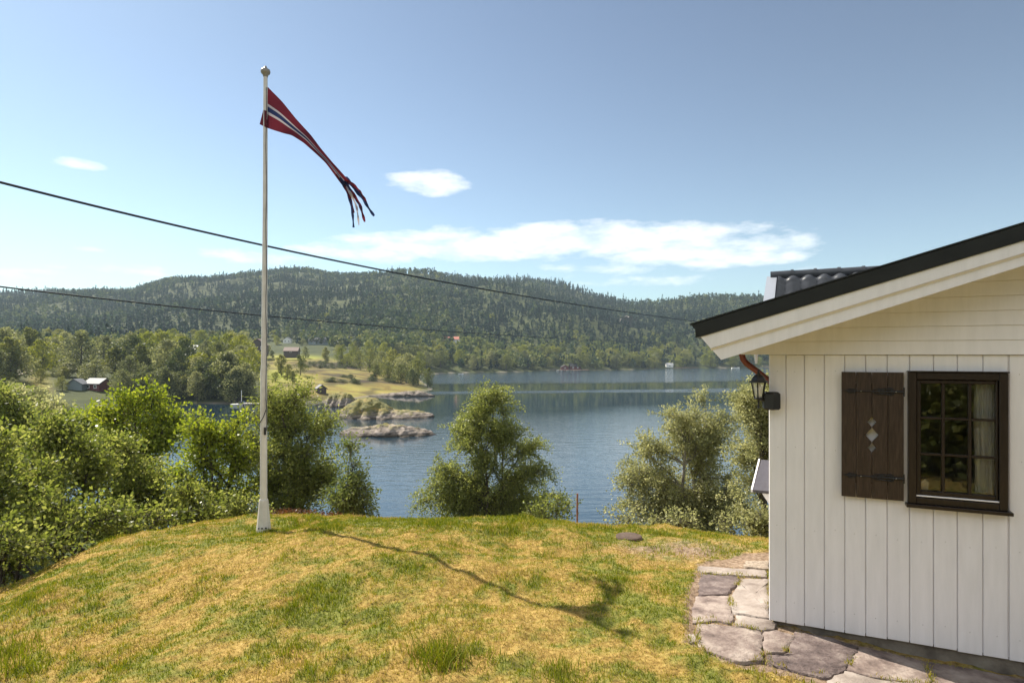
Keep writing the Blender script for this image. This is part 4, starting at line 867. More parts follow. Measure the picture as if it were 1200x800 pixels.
# ------------------------------------------------------------------ overhead cables
def cable(name, pts, Ya, Yb, rad, lab):
    pts = np.array(pts,float); x = np.linspace(pts[0,0],pts[-1,0],110); co_ = np.polyfit(pts[:,0],pts[:,1],3 if len(pts)>5 else 2); y = np.polyval(co_,x)
    inv = 1/Ya+(x+120)*(1/Yb-1/Ya)/(x[-1]+120); Z = 1/inv
    q = [P(a,b,c) for a,b,c in zip(x,y,Z)]; o = MB().tube(q, rad, 8).build(name, M['cable'], None); tag(o, lab, 'cable', 'overhead power cables'); return o
cable('power_cable', [(-700,22),(-400,104),(-120,184),(0,216),(75,233),(150,249),(230,268),(311,287),(400,307),(450,317),(520,330),(600,345),(700,362),(790,374),(900,385)], 16, 95, .040, 'upper overhead cable sloping from the left border past the flagpole')
cable('power_cable', [(-700,243),(-400,285),(-120,321),(0,336),(75,344),(150,352),(230,361),(311,371),(450,383),(600,394),(760,401),(880,404)], 24, 220, .036, 'lower overhead cable sagging in front of the far hills')
# ------------------------------------------------------------------ distant trees
def hit(px, py, Y0=60, Y1=1600):
    Y = np.linspace(Y0, Y1, 3000); x = (px-CX)/F*Y; ray = EYE-(py-HZ)/F*Y; h = np.maximum(height(x, Y), 0)
    k = np.argmax(h >= ray); return (x[k], Y[k], h[k]) if (h >= ray).any() else None
LM_far = leaf_mat('leaf_far', [(.055,.07,.018),(.15,.165,.042),(.32,.30,.08)], .42, .6, objvar=.5)
LM_fardark = leaf_mat('leaf_far_dark', [(.022,.034,.014),(.06,.078,.026),(.17,.18,.05)], .35, .6, objvar=.45)
LM_farbright = leaf_mat('leaf_far_bright', [(.09,.11,.018),(.19,.21,.03),(.31,.30,.05)], .4, .6, objvar=.3)
LM_fargrey = leaf_mat('leaf_far_grey', [(.07,.085,.034),(.19,.20,.08),(.38,.37,.16)], .42, .6, objvar=.5)
def unit_crown(kind, seed, n=2300):
    """crown and trunk of a tree one unit tall"""
    r = np.random.default_rng(seed); pts = []
    if kind == 'conifer':
        t = r.random(n)**.75; z = .06+.94*t; ph = r.uniform(0,2*math.pi,n); lay = .75+.25*np.cos(z*60); rad = (1-t)*.2*lay*(.45+.55*r.random(n)**.5)*(1+.25*np.cos(3*ph+seed)); p = np.c_[np.cos(ph)*rad, np.sin(ph)*rad, z-rad*.25]; size = .035
    else:
        nb = {'round':13,'tall':12,'grey':16}[kind]; bl = []
        for i in range(nb):
            t = (i+.5)/nb; z = .13+.72*t; env = math.sin(math.pi*min(1,(t*.8+.16)))**.7
            R = {'round':.33,'tall':.19,'grey':.27}[kind]*env; a = r.uniform(0,2*math.pi); q = R*r.uniform(.35,.85)
            bl.append((math.cos(a)*q, math.sin(a)*q, z, R*r.uniform(.40,.66)+.03))
        bl.append((0,0,.5,.2 if kind!='tall' else .13)); bl = np.array(bl); ix = r.integers(0,len(bl),n); d = r.normal(size=(n,3)); d /= np.linalg.norm(d,axis=1)[:,None]
        d[:,2] = np.where(r.random(n)<.35, np.abs(d[:,2]), d[:,2])
        rad = bl[ix,3]*(.62+.42*r.random(n))*(1+.18*np.sin(d[:,0]*9+ix)*np.sin(d[:,1]*8)); p = bl[ix,:3]+d*rad[:,None]*np.array([1,1,.85]); size = .036
    v, f = leaf_quads(p, size, .7, None, r)
    rnd = np.clip(.5+.17*r.normal(size=n), 0, 1)
    return v, f, rnd
def unit_trunk(kind, seed):
    r = random.Random(seed); mb = MB(); mb.tube([(0,0,-.03),(.01,0,.3),(.0,.01,.62 if kind!='conifer' else .9)],[.022,.015,.004],6)
    if kind != 'conifer':
        for k in range(6):
            a = r.uniform(0,6.28); z = r.uniform(.2,.5); mb.tube([(0,0,z),(math.cos(a)*.1,math.sin(a)*.1,z+.12),(math.cos(a)*.2,math.sin(a)*.2,z+.2)],[.01,.006,.002],5)
    return mb
protos = {}
for kind, mt_, cnt in (('round',LM_far,3),('tall',LM_far,3),('grey',LM_fargrey,3),('conifer',LM_fardark,2),('dark',LM_fardark,2),('bright',LM_farbright,2)):
    for i in range(cnt):
        kk = {'dark':'round','bright':'round'}.get(kind, kind); v, f, rnd = unit_crown(kk, i*7+len(kind)); cm_ = np_mesh('crown', v, f, False, {'rnd':('FACE', rnd)}); cm_.materials.append(mt_)
        tb = unit_trunk(kk, i+3); tm = bpy.data.meshes.new('trunk'); tm.from_pydata(tb.v, [], tb.f); tm.materials.append(M['bark'])
        # the same tree in one mesh, for far copies
        n0 = len(v); tq = np.array([q for q in tb.f if len(q) == 4]); V2 = np.r_[v, np.array(tb.v)]; F2 = np.r_[f, tq+n0]
        wm = np_mesh('tree', V2, F2, False, {'rnd':('FACE', np.r_[rnd, np.full(len(tq), .1)])}, np.r_[np.zeros(len(f)), np.ones(len(tq))]); wm.materials.append(mt_); wm.materials.append(M['bark'])
        protos.setdefault(kind, []).append((cm_, tm, wm))
NMS = {'round':'broadleaf_tree','tall':'birch_tree','grey':'willow_tree','conifer':'spruce_tree','dark':'oak_tree','bright':'broadleaf_tree'}
def far_tree(kind, x, y, h, wd=None, label=None, group=None, r=random.Random(5), parts=None, sink=.3):
    pr = r.choice(protos[kind]); z = H1(x, y)-sink; s = h+sink; nat = {'round':.75,'tall':.5,'grey':.62,'conifer':.38,'dark':.75,'bright':.75}[kind]
    sx = s*1.15 if wd is None else wd/nat*1.1
    parts = (y < 215) if parts is None else parts; nm = NMS[kind]
    if parts:
        o = empty(nm, (x,y,z), r.uniform(0,6.28)); o.scale = (sx,sx,s)
        link('crown', pr[0], o); link('trunk', pr[1], o)
    else:
        o = link(nm, pr[2]); o.location = (x,y,z); o.rotation_euler = (0,0,r.uniform(0,6.28)); o.scale = (sx,sx,s)
    return tag(o, label, 'tree', group)
# hand placed: px, top y, base y (or None), width px, distance, kind, label
named = [(18,388,26,255,'dark','dark round tree at the upper left border by the gravel road'),
 (44,385,22,262,'dark','dark round tree right of the gravel road bend'),(73,395,26,235,'dark','dark round tree with a sunlit rim above the grey boathouse'),
 (5,406,26,225,'dark','dark green tree on the left border under the road'),(55,402,10,228,'conifer','small pointed spruce left of the sunlit-rimmed round tree'),
 (80,421,32,180,'grey','big rounded grey-green tree directly above the two boathouses'),(66,414,30,205,'bright','bright green spreading tree left of the grey-green tree over the boathouses'),
 (38,414,18,200,'round','slender olive tree in the left meadow'),(8,425,24,170,'dark','dark tree low on the left border'),(18,446,30,120,'grey','pale willow at the left border above the bushes'),
 (112,418,26,172,'grey','grey willow right of the red boathouse roof'),(122,388,26,220,'grey','tall grey tree, first of the big left wood'),(152,384,30,215,'grey','tallest grey tree of the left wood'),
 (136,402,26,180,'tall','leafy tree in the left part of the wood on the bay'),(168,396,26,178,'tall','upright tree in the middle of the wood on the bay'),
 (192,390,34,168,'grey','broad grey-green tree above the bay'),(208,404,24,162,'dark','dark tree over the water of the bay'),(172,425,28,160,'dark','dark tree at the water line of the wood'),
 (226,432,22,158,'dark','low dark tree at the water line under the white roof'),(241,402,26,172,'grey','upright grey-green tree right of the white roof'),
 (264,385,38,230,'bright','bright green dome-shaped tree on the rise left of the flagpole'),(251,418,24,160,'grey','feathery tree at the bay shore'),(272,414,28,161,'dark','dark-sided tree at the bay shore left of the flagpole'),
 (292,402,28,190,'bright','light green tree just left of the flagpole top of the bay'),(143,430,24,158,'dark','dark waterside tree right of the red boathouse'),(158,436,24,155,'dark','second dark waterside tree right of the red boathouse'),
 (306,420,18,200,'dark','dark tree directly behind the flagpole over the bay'),
 (330,412,13,205,'tall','narrow tree in the meadow right of the flagpole'),(337,424,12,190,'tall','narrow tree on the meadow slope, nearer one'),(352,413,14,210,'round','rounded tree on the meadow slope'),(343,432,10,180,'tall','low narrow tree above the small boathouse'),
 (323,436,12,178,'bright','low bright tree beside the flagpole meadow'),(382,404,9,330,'tall','thin tree at the back of the meadow'),(400,404,12,320,'bright','light green tree at the back of the meadow'),(412,398,8,340,'bright','thin bright tree behind the meadow'),
 (422,408,16,300,'round','first tree of the clump on the promontory'),(433,404,18,285,'round','rounded tree on the promontory crest'),(447,408,18,262,'grey','grey-green tree on the promontory crest'),
 (460,405,24,248,'round','broad olive tree in the middle of the promontory'),(476,410,26,232,'grey','grey-olive tree near the promontory tip'),(490,416,24,222,'round','olive tree at the promontory tip'),
 (501,428,14,216,'round','small tree overhanging the tip of the promontory'),(454,421,20,225,'round','low olive tree in front on the promontory'),(470,424,20,218,'round','low bushy tree on the promontory shore'),
 (484,430,16,212,'dark','dark low tree at the promontory shore'),(440,424,14,240,'tall','slender tree at the left edge of the promontory clump')]
for i,(px,yt,wpx,Y,kind,lab) in enumerate(named):
    x = (px-CX)/F*Y; zt = EYE-(yt-HZ)/F*Y; h = max(zt-max(H1(x,Y),0), 3.0); far_tree(kind, x, Y, h, wpx/F*Y*1.1, lab)
fr2 = random.Random(17); cnt = 0
houses_px = [(221,408,12),(87,460,14),(109,462,18),(375,399,22),(335,400,14),(340,410,12),(530,398,16),(300,402,14),(668,429,18),(786,427,10),(374,456,10)]
def clear(px, Y, m=1.0): return all(abs(px-a) > c*m*.6 for a,b,c in houses_px)
# left wood, filled
k = 0
while k < 125:
    px = fr2.uniform(-120, 300); Y = fr2.uniform(150, 400); x = (px-CX)/F*Y
    if float(lake_sd(np.array([x]),np.array([Y]))[0]) < 3 or float(field_amt(np.array([x]),np.array([Y]))[0]) > .45 or not clear(px, Y): continue
    if 20 < px < 60 and 200 < Y < 330: continue
    far_tree(fr2.choice(['grey','round','grey','dark','tall','bright']), x, Y, fr2.uniform(10,16), None, 'leafy tree among the mixed woods left of the flagpole', 'trees of the left woods', fr2); k += 1
k = 0
while k < 34:      # waterside trees of the bay
    px = fr2.uniform(138, 312); Y = fr2.uniform(148, 172); x = (px-CX)/F*Y; sd = float(lake_sd(np.array([x]),np.array([Y]))[0])
    if sd < .8 or sd > 9 or not clear(px, Y): continue
    far_tree(fr2.choice(['dark','round','dark','grey']), x, Y, fr2.uniform(5,10.5), None, 'dark waterside tree lining the bay left of the flagpole', 'waterside trees of the bay', fr2); k += 1
k = 0
while k < 44:      # shrubs of the left meadow
    px = fr2.uniform(-30, 118); Y = fr2.uniform(90, 225); x = (px-CX)/F*Y
    if float(lake_sd(np.array([x]),np.array([Y]))[0]) < 2 or (74 < px < 130 and 115 < Y < 172): continue
    far_tree(fr2.choice(['bright','round','grey']), x, Y, fr2.uniform(2.2,4.2), None, 'low shrub in the meadow at the upper left behind the bushes', 'shrubs of the left meadow', fr2); k += 1
k = 0
while k < 130:      # far shoreline
    px = fr2.uniform(425, 1010); Y = fr2.uniform(370, 600); x = (px-CX)/F*Y; sd = float(lake_sd(np.array([x]),np.array([Y]))[0])
    if sd < 1.0 or sd > 40 or not clear(px, Y): continue
    if px < 500 and Y < 380: continue
    far_tree(fr2.choice(['bright','round','round','bright','grey']), x, Y, fr2.uniform(8.5,14.5), None, 'rounded sunlit tree in the belt along the far lake shore', 'trees of the far shore belt', fr2); k += 1
k = 0
while k < 46:      # low dark scrub on the meadow bank
    if k < 30: px, py = fr2.uniform(352, 424), 428+fr2.uniform(-3.5, 4)
    else: px, py = fr2.uniform(385, 470), 446+fr2.uniform(-6, 5)
    hh = hit(px, py, 120, 500); k += 1
    if hh is None or hh[2] < .5: continue
    far_tree('dark', hh[0], hh[1], fr2.uniform(.9,2.0), fr2.uniform(3,6.5)*.75, 'low dark scrub bush on the heathery bank of the meadow', 'scrub bushes on the meadow bank', fr2, parts=False).name = 'scrub_bush'
k = 0
while k < 26:      # trees round the farmhouses
    px = fr2.uniform(292, 440); Y = fr2.uniform(300, 500); x = (px-CX)/F*Y
    if not clear(px, Y, 1.2) or float(lake_sd(np.array([x]),np.array([Y]))[0]) < 12: continue
    far_tree(fr2.choice(['round','bright','tall','grey']), x, Y, fr2.uniform(4,8), None, 'small tree among the farmhouses behind the meadow', 'trees round the farmhouses', fr2); k += 1
# forest mass
fr3 = np.random.default_rng(77); n = 52000
u = fr3.uniform(-2.1, 1.15, n); Y = 300+1150*fr3.random(n)**.8; x = u*Y; px = CX+F*u
sd = lake_sd(x, Y); fa_ = field_amt(x, Y); keep = (sd > 3)&(fa_ < .3)&((Y > 400)|(px < 290))&~((px>280)&(px<430)&(Y<430))&((Y > 365)|(px<290))
keep &= ~((px > 300)&(px < 420)&(Y > 380)&(Y < 520)&(fbm(x/40,Y/40,2)<.6))
keep &= ~((np.abs(px-735) < 13)&(np.abs(Y-760) < 30))
x = x[keep]; Y = Y[keep]; px = px[keep]; z = height(x, Y); n = len(x)
con = (fbm(x/120+9, Y/120, 3)+.10*sstep(0,60,z)-.12*(1-sstep(12,45,z))+fr3.normal(size=n)*.10) > .50
hgt = np.where(con, fr3.uniform(7,15,n)*(.75+.5*fr3.random(n)**3), fr3.uniform(5,12,n)); rad = np.where(con, hgt*fr3.uniform(.12,.24,n), hgt*fr3.uniform(.28,.42,n))
tone = np.where(con, fr3.normal(.20,.10,n), fr3.normal(.48,.15,n)+.30*(1-sstep(8,38,z)))+(fbm(x/60,Y/60,3)-.5)*.35
K = 34; t = fr3.random((n,K)); ph = fr3.uniform(0,2*math.pi,(n,K)); rr = fr3.random((n,K))**.5
pr = np.where(con[:,None], (1-t)*1.25, np.sin(math.pi*np.clip(t*.85+.12,0,1))**.6)
zz = np.where(con[:,None], .12+.88*t, .25+.75*t)*hgt[:,None]
pp = np.stack([x[:,None]+np.cos(ph)*rad[:,None]*pr*rr, Y[:,None]+np.sin(ph)*rad[:,None]*pr*rr, z[:,None]+zz], -1).reshape(-1,3)
d = fr3.normal(size=pp.shape); d /= np.linalg.norm(d,axis=1)[:,None]; e_ = np.cross(d, fr3.normal(size=pp.shape)); e_ /= np.linalg.norm(e_,axis=1)[:,None]
sz = fr3.uniform(.8,1.5,len(pp))[:,None]*np.repeat(np.where(con,.9,1.15),K)[:,None]
v = np.stack([pp+d*sz, pp-d*sz*.5+e_*sz*.8, pp-d*sz*.5-e_*sz*.8],1).reshape(-1,3)
rn = np.clip(np.repeat(tone,K)+fr3.normal(size=len(pp))*.07, 0, 1)
me = np_mesh('forest', v, np.arange(len(v)).reshape(-1,3), False, {'rnd':('FACE', rn)})
LM_forest = leaf_mat('forest_leaves', [(.006,.017,.014),(.015,.034,.024),(.042,.068,.034),(.11,.135,.045),(.22,.225,.06)], .3, .7, 1.15, .15)
tag(link('forest', me, None, [LM_forest]), 'mixed forest of spruce, pine and birch covering the hills', 'forest', kind='stuff')
# ------------------------------------------------------------------ distant houses
wm_ = {'red':mat('red_boards',(.105,.018,.02),.7),'grey':mat('blue_grey_boards',(.16,.2,.22),.7),'white':mat('white_boards',(.7,.7,.68),.6),'brown':mat('brown_boards',(.05,.035,.03),.7)}
rm_ = {'grey':mat('slate_roof',(.11,.115,.13),.6),'dark':mat('dark_roof',(.07,.065,.07),.6),'white':mat('pale_roof',(.42,.42,.44),.5),'red':mat('tiled_roof',(.34,.10,.06),.7),'brown':mat('brown_roof',(.16,.10,.08),.7)}
far_glass = mat('far_glass', (.03,.035,.04), .1)
def small_house(px, py, wpx, hpx, rpx, wall, roofm, label, gable=False, rz=0.0, cat='house', name='small_house', nwin=2, Yfix=None, dep=1.0):
    if Yfix: x, y = (px-CX)/F*Yfix, Yfix; z = max(EYE-(py-HZ)/F*Yfix, H1(x, Yfix)-.2)
    else: x, y, z = hit(px, py)
    w_ = wpx/F*y; h_ = hpx/F*y; rh = rpx/F*y; d_ = max(w_*.7*dep, 3.0); e = empty(name, (x,y+d_/2,z), rz); tag(e, label, cat)
    hw, hd = w_/2, d_/2; wl_ = MB(); wl_.box((-hw,-hd,-2.5),(hw,hd,h_))
    if gable:
        wl_.prism([(-hw,h_+.001),(hw,h_+.001),(0,h_+rh)], f_ab, -hd, hd); rf_ = MB()
        for s_ in (1,-1): rf_.prism([(s_*(hw+.3),h_-.25),(s_*(hw+.3),h_-.05),(0,h_+rh+.22),(0,h_+rh+.02)][::s_], f_ab, -hd-.3, hd+.3)
    else:
        g2 = lambda u,v,d: (d,u,v); wl_.prism([(-hd,h_+.001),(hd,h_+.001),(0,h_+rh)], g2, -hw, hw); rf_ = MB()
        for s_ in (1,-1): rf_.prism([(s_*(hd+.3),h_-.25),(s_*(hd+.3),h_-.05),(0,h_+rh+.22),(0,h_+rh+.02)][::s_], g2, -hw-.3, hw+.3)
    wl_.build('wall', wm_[wall], e); rf_.build('roof', rm_[roofm], e)
    for k in range(nwin):
        c = -hw+w_*(k+.6)/(nwin+.2); ws = min(.5, w_*.1); wb_ = MB(); wb_.box((c-ws,-hd-.06,h_*.35),(c+ws,-hd-.002,h_*.8)); wi = wb_.build('window', wm_['white'], e)
        pb_ = MB(); pb_.box((c-ws*.72,-hd-.08,h_*.42),(c+ws*.72,-hd-.062,h_*.73)); pb_.build('pane', far_glass, wi)
    return e
small_house(86,467,17,8,5,'grey','grey','grey-blue boathouse with its gable to the bay',True,.1,'boathouse','boathouse',0,Yfix=158)
small_house(109.5,469,24,9,5,'red','grey','dark red boathouse with white windows beside the grey-blue one',False,-.3,'boathouse','boathouse',2,Yfix=160)
small_house(374,460,10,5,3.5,'brown','dark','tiny dark boathouse at the shore under the meadow',True,.5,'boathouse','boathouse',0,Yfix=166)
small_house(221,413,15,4,4,'white','white','white house with pale roof among the trees left of the flagpole',False,.1,Yfix=240)
small_house(372,404,22,4,4.5,'grey','grey','long grey barn with a pale roof behind the meadow',False,.15,'barn','barn',2,dep=.6)
small_house(389,404,14,3,3,'white','white','low white outbuilding right of the long grey barn',False,.1,nwin=2)
small_house(336,402,9,4,3,'white','grey','small white house left of the long grey barn',True,.1)
small_house(300,412,20,8,7,'brown','brown','brown gabled house just behind the flagpole',True,.2,Yfix=330)
small_house(340,414,16,3,4,'brown','brown','low brown-roofed building at the top of the meadow',False,.1,Yfix=330,nwin=1)
small_house(530,401,18,3.5,3,'white','red','white house with a red roof above the far shore wood',False,.0,nwin=3)
small_house(662,433,9,3.2,2,'red','dark','red boathouse with a low roof on the far shore',True,.1,'boathouse','boathouse',1)
small_house(674,433,12,4,3,'red','dark','larger dark red boathouse on the far shore',False,.1,'boathouse','boathouse',2)
small_house(785,430.5,8,3,2,'white','white','little white cabin on the far shore, left of the roof tip',False,0,'cabin','cabin',1)
# quay beside the cabin, landing stages
def quay(px0, px1, py, Y, lab, c=(.33,.2,.15)):
    x0, x1 = (px0-CX)/F*Y, (px1-CX)/F*Y; e = empty('jetty', ((x0+x1)/2,Y,0)); hw = (x1-x0)/2; d_ = MB(); d_.box((-hw,-1.2,.55),(hw,1.2,.75)); mm = mat('quay_boards', c, .9); d_.build('deck', mm, e)
    for k in range(max(2,int(hw))): 
        for s_ in (-1,1): p_ = MB(); xx_ = -hw+.3+2*(hw-.3)*k/max(1,max(2,int(hw))-1); p_.tube([(xx_,s_*1.0,-1.5),(xx_,s_*1.0,.54)],.12,6); p_.build('pile', M['bark'], e)
    tag(e, lab, 'jetty')
quay(792,818,430,524,'reddish jetty right of the white cabin on the far shore')
quay(286,312,475,142,'short jetty beside the moored white boat', (.4,.36,.32))
quay(655,690,434,445,'jetty in front of the red boathouses', (.3,.18,.14))
def boat(px, Y, ln, lab, mast=False, rz=0.1, grp=None):
    x = (px-CX)/F*Y; e = empty('motor_boat', (x,Y,0), rz); tag(e, lab, 'boat', grp); hb_ = MB(); sec = [(-.5,.16,.14),(-.3,.2,.15),(0,.21,.16),(.25,.17,.18),(.42,.08,.2),(.5,.005,.22)]; v = []
    for t, b, fz in sec: v += [(t*ln,-b*ln,fz*ln*.7),(t*ln,-b*ln*.6,-.05*ln),(t*ln,b*ln*.6,-.05*ln),(t*ln,b*ln,fz*ln*.7)]
    f = [[4*i+k,4*(i+1)+k,4*(i+1)+k+1,4*i+k+1] for i in range(5) for k in range(3)]+[[4*i+3,4*(i+1)+3,4*(i+1),4*i] for i in range(5)]+[[0,1,2,3]]
    hb_.add(v, f); hb_.build('hull', wm_['white'], e)
    cb_ = MB(); cb_.add([(-.12*ln,-.13*ln,.11*ln),(.2*ln,-.11*ln,.12*ln),(.2*ln,.11*ln,.12*ln),(-.12*ln,.13*ln,.11*ln),(-.08*ln,-.1*ln,.25*ln),(.1*ln,-.09*ln,.24*ln),(.1*ln,.09*ln,.24*ln),(-.08*ln,.1*ln,.25*ln)],[(4,5,6,7),(0,1,5,4),(1,2,6,5),(2,3,7,6),(3,0,4,7)]); cb_.build('cabin', far_glass, e)
    if mast: mb_ = MB(); mb_.tube([(0,0,.2),(0,0,3.6)],.07,6); mb_.build('mast', wm_['white'], e)
boat(283,143,4.6,'white boat with a short mast moored in the bay left of the flagpole',True)
boat(656,448,4.5,'small white boat left at the red boathouses',False)
boat(667,446,4.0,'small white boat right at the red boathouses',False)
boat(862,520,7,'white boat at the far right shore under the roof tip',False)
boat(540,372,3.2,'tiny lone white boat off the far shore',False)
# gravel road on the left
rdp = [(-20,450),(0,443),(22,437),(34,433),(40,429),(46,424)]; pts = []
v = []; 
for k,(a,b) in enumerate(rdp):
    hh = hit(a, b, 100)
    if hh is None: continue
    pts.append(hh)
for i,p in enumerate(pts):
    q = pts[min(i+1,len(pts)-1)]; o_ = pts[max(i-1,0)]; d = np.array([q[0]-o_[0], q[1]-o_[1]]); d = d/(np.linalg.norm(d)+1e-9); nn = np.array([-d[1], d[0]])*2.2
    for s_ in (-1, 0, 1): xx_, yy_ = p[0]+nn[0]*s_, p[1]+nn[1]*s_; v.append((xx_, yy_, H1(xx_,yy_)+.25))
rd = MB().add(v, [[3*i+k,3*i+k+1,3*i+k+4,3*i+k+3] for i in range(len(pts)-1) for k in range(2)]); tag(rd.build('gravel_road', mat('road_gravel',(.36,.31,.25),.95), None), kind='structure', label='pale gravel road bend in the woods at the upper left', cat='road')
cr2 = hit(94, 411, 100)
# parked car by the road
e = empty('parked_car', (cr2[0],cr2[1],cr2[2]), .3); tag(e, 'small dark car with pale top parked among the trees at the upper left', 'car')
b_ = MB(); b_.box((-2,-.8,.35),(2,.8,.95),0,.12); b_.build('body', wm_['white'], e); b_ = MB(); b_.add([(-1.2,-.72,.95),(1.1,-.72,.95),(1.1,.72,.95),(-1.2,.72,.95),(-.8,-.6,1.45),(.5,-.6,1.45),(.5,.6,1.45),(-.8,.6,1.45)],[(4,5,6,7),(0,1,5,4),(1,2,6,5),(2,3,7,6),(3,0,4,7)]); b_.build('cabin', far_glass, e)
for sx_ in (-1.25,1.25):
    for sy_ in (-.8,.8): b_ = MB(); b_.tube([(sx_,sy_-.08,.33),(sx_,sy_+.08,.33)],.33,12); b_.build('wheel', M['iron'], e)
# ------------------------------------------------------------------ rock islets
def islet(name, prof, Yw, dep, label, grass=.5, seed=0, dome=1.0):
    """prof: list of (px, top py) along the islet; Yw waterline distance of its middle"""
    P_ = np.array(prof, float); nx, ny = 90, 40; px = np.linspace(P_[0,0], P_[-1,0], nx); ty = np.interp(px, P_[:,0], P_[:,1]); v = []; tops = EYE-(ty-HZ)/F*Yw
    x = (px-CX)/F*Yw; att = []
    for j in range(ny):
        t = -1+2*j/(ny-1)
        for i in range(nx):
            e1 = math.sin(math.pi*min(max(i/(nx-1),.0),1))**.45; y = Yw+dep*t*e1*(.8+.4*vnoise(np.array(i*.13+seed),np.array(3.)))
            h = max(tops[i],.15)*max(0,1-abs(t)**2.2)**.8; y = y+float(fbm(np.array(x[i]*.5+seed*3), np.array(h*1.7), 4, .6)-.5)*3.2*e1*(1-.6*abs(t)); nz = float(fbm(np.array(x[i]*.9+seed), np.array(y*1.3+h*2.2), 5, .7)-.5)
            zz_ = -.5+(h+.5)*1.0*(max(0,1-abs(t)**2.1))+nz*.45*e1+float(fbm(np.array(x[i]*2.1+seed),np.array(y*2.1),3)-.5)*.35*e1; zz_ = round(zz_/.3)*.3*.4+zz_*.6
            v.append((x[i]+nz*.5, y, zz_-(1-e1)*.3)); att.append(np.clip((zz_-.9)*1.3+nz*3.5+(grass-.6)*1.3, 0, 1))
    i_ = (np.arange(ny-1)[:,None]*nx+np.arange(nx-1)[None,:]).ravel(); f = np.c_[i_, i_+1, i_+nx+1, i_+nx]
    me = np_mesh(name, v, f, False, {'green':('POINT', np.array(att))}); o = link(name, me, None, [M_islet]); tag(o, label, 'islet'); return o
M_islet = mat('islet', (.3,.26,.23), .9); b = M_islet.node_tree.nodes['Principled BSDF']
tc = N(M_islet,'ShaderNodeTexCoord'); n1 = N(M_islet,'ShaderNodeTexNoise'); n1.inputs['Scale'].default_value = .8; n1.inputs['Detail'].default_value = 10; n1.inputs['Roughness'].default_value = .7; mp_ = N(M_islet,'ShaderNodeMapping'); mp_.inputs['Scale'].default_value = (.8,.8,3.2); L(M_islet, tc.outputs['Object'], mp_.inputs['Vector']); L(M_islet, mp_.outputs[0], n1.inputs['Vector'])
rk = ramp(M_islet, n1.outputs['Fac'], [(.36,(.045,.035,.03)),(.47,(.15,.12,.10)),(.6,(.28,.235,.205))]); gs_ = ramp(M_islet, n1.outputs['Fac'], [(.35,(.05,.05,.014)),(.5,(.15,.14,.03)),(.65,(.27,.18,.05))])
at = N(M_islet,'ShaderNodeAttribute'); at.attribute_name = 'green'; mx = N(M_islet,'ShaderNodeMix',data_type='RGBA'); L(M_islet, at.outputs['Fac'], mx.inputs['Factor']); L(M_islet, rk, mx.inputs['A']); L(M_islet, gs_, mx.inputs['B']); ge = N(M_islet,'ShaderNodeNewGeometry'); spz = N(M_islet,'ShaderNodeSeparateXYZ'); L(M_islet, ge.outputs['Position'], spz.inputs[0]); rz_ = ramp(M_islet, spz.outputs['Z'], [(.0,(.16,.13,.10)),(.22,(.3,.27,.22)),(.45,(1,1,1))])
mw = N(M_islet,'ShaderNodeMix',data_type='RGBA'); mw.blend_type = 'MULTIPLY'; mw.inputs['Factor'].default_value = 1; L(M_islet, mx.outputs['Result'], mw.inputs['A']); L(M_islet, rz_, mw.inputs['B']); L(M_islet, mw.outputs['Result'], b.inputs['Base Color'])
bp = N(M_islet,'ShaderNodeBump'); bp.inputs['Distance'].default_value = .3; bp.inputs['Strength'].default_value = .8; L(M_islet, n1.outputs['Fac'], bp.inputs['Height']); L(M_islet, bp.outputs['Normal'], b.inputs['Normal'])
islet('rock_islet', [(398,504),(412,500),(430,499),(450,496.5),(475,498),(495,502),(513,507)], 92, 4.2, 'long flat pale rock islet nearest the lawn, sparsely grassed', .35, 1)
islet('rock_islet', [(398,479),(410,472),(420,467),(432,465),(442,468),(452,474),(462,480),(490,480.5),(509,484)], 118, 7, 'grass-topped rounded islet with a low rocky tail', .85, 5)
islet('shore_rock', [(380,468),(386,462),(398,459.5),(410,461),(416,467),(420,470)], 143, 5, 'bare pale rock hump at the shore behind the grassy islet', .05, 9)
islet('shore_rock', [(412,466),(440,463),(470,459),(490,457),(510,462)], 176, 3, 'low dark ledge of rocks along the promontory shore', .1, 12)
# bare cliff on the right-hand hill
xr, yr = (735-CX)/F*760, 760; zr_ = H1(xr, yr); cv = []; 
for j in range(14):
    for i in range(22):
        a = math.pi*i/21; e1 = math.sin(a)**.5; hh_ = 16*math.sin(a)**.7*(1-(j/13)**2); cv.append((xr-14*math.cos(a)+2*vnoise(np.array(i*.7),np.array(j*.6)), yr-8+j*2+3*vnoise(np.array(i*.5),np.array(j*.5)), zr_-2+hh_+3*vnoise(np.array(i*.9),np.array(j*.9))))
cf = [(j*22+i, j*22+i+1, (j+1)*22+i+1, (j+1)*22+i) for j in range(13) for i in range(21)]
tag(link('cliff', np_mesh('cliff', cv, cf), None, [M['rock']]), 'bare rock outcrop high on the hill left of the roof tip', 'cliff', kind='structure')
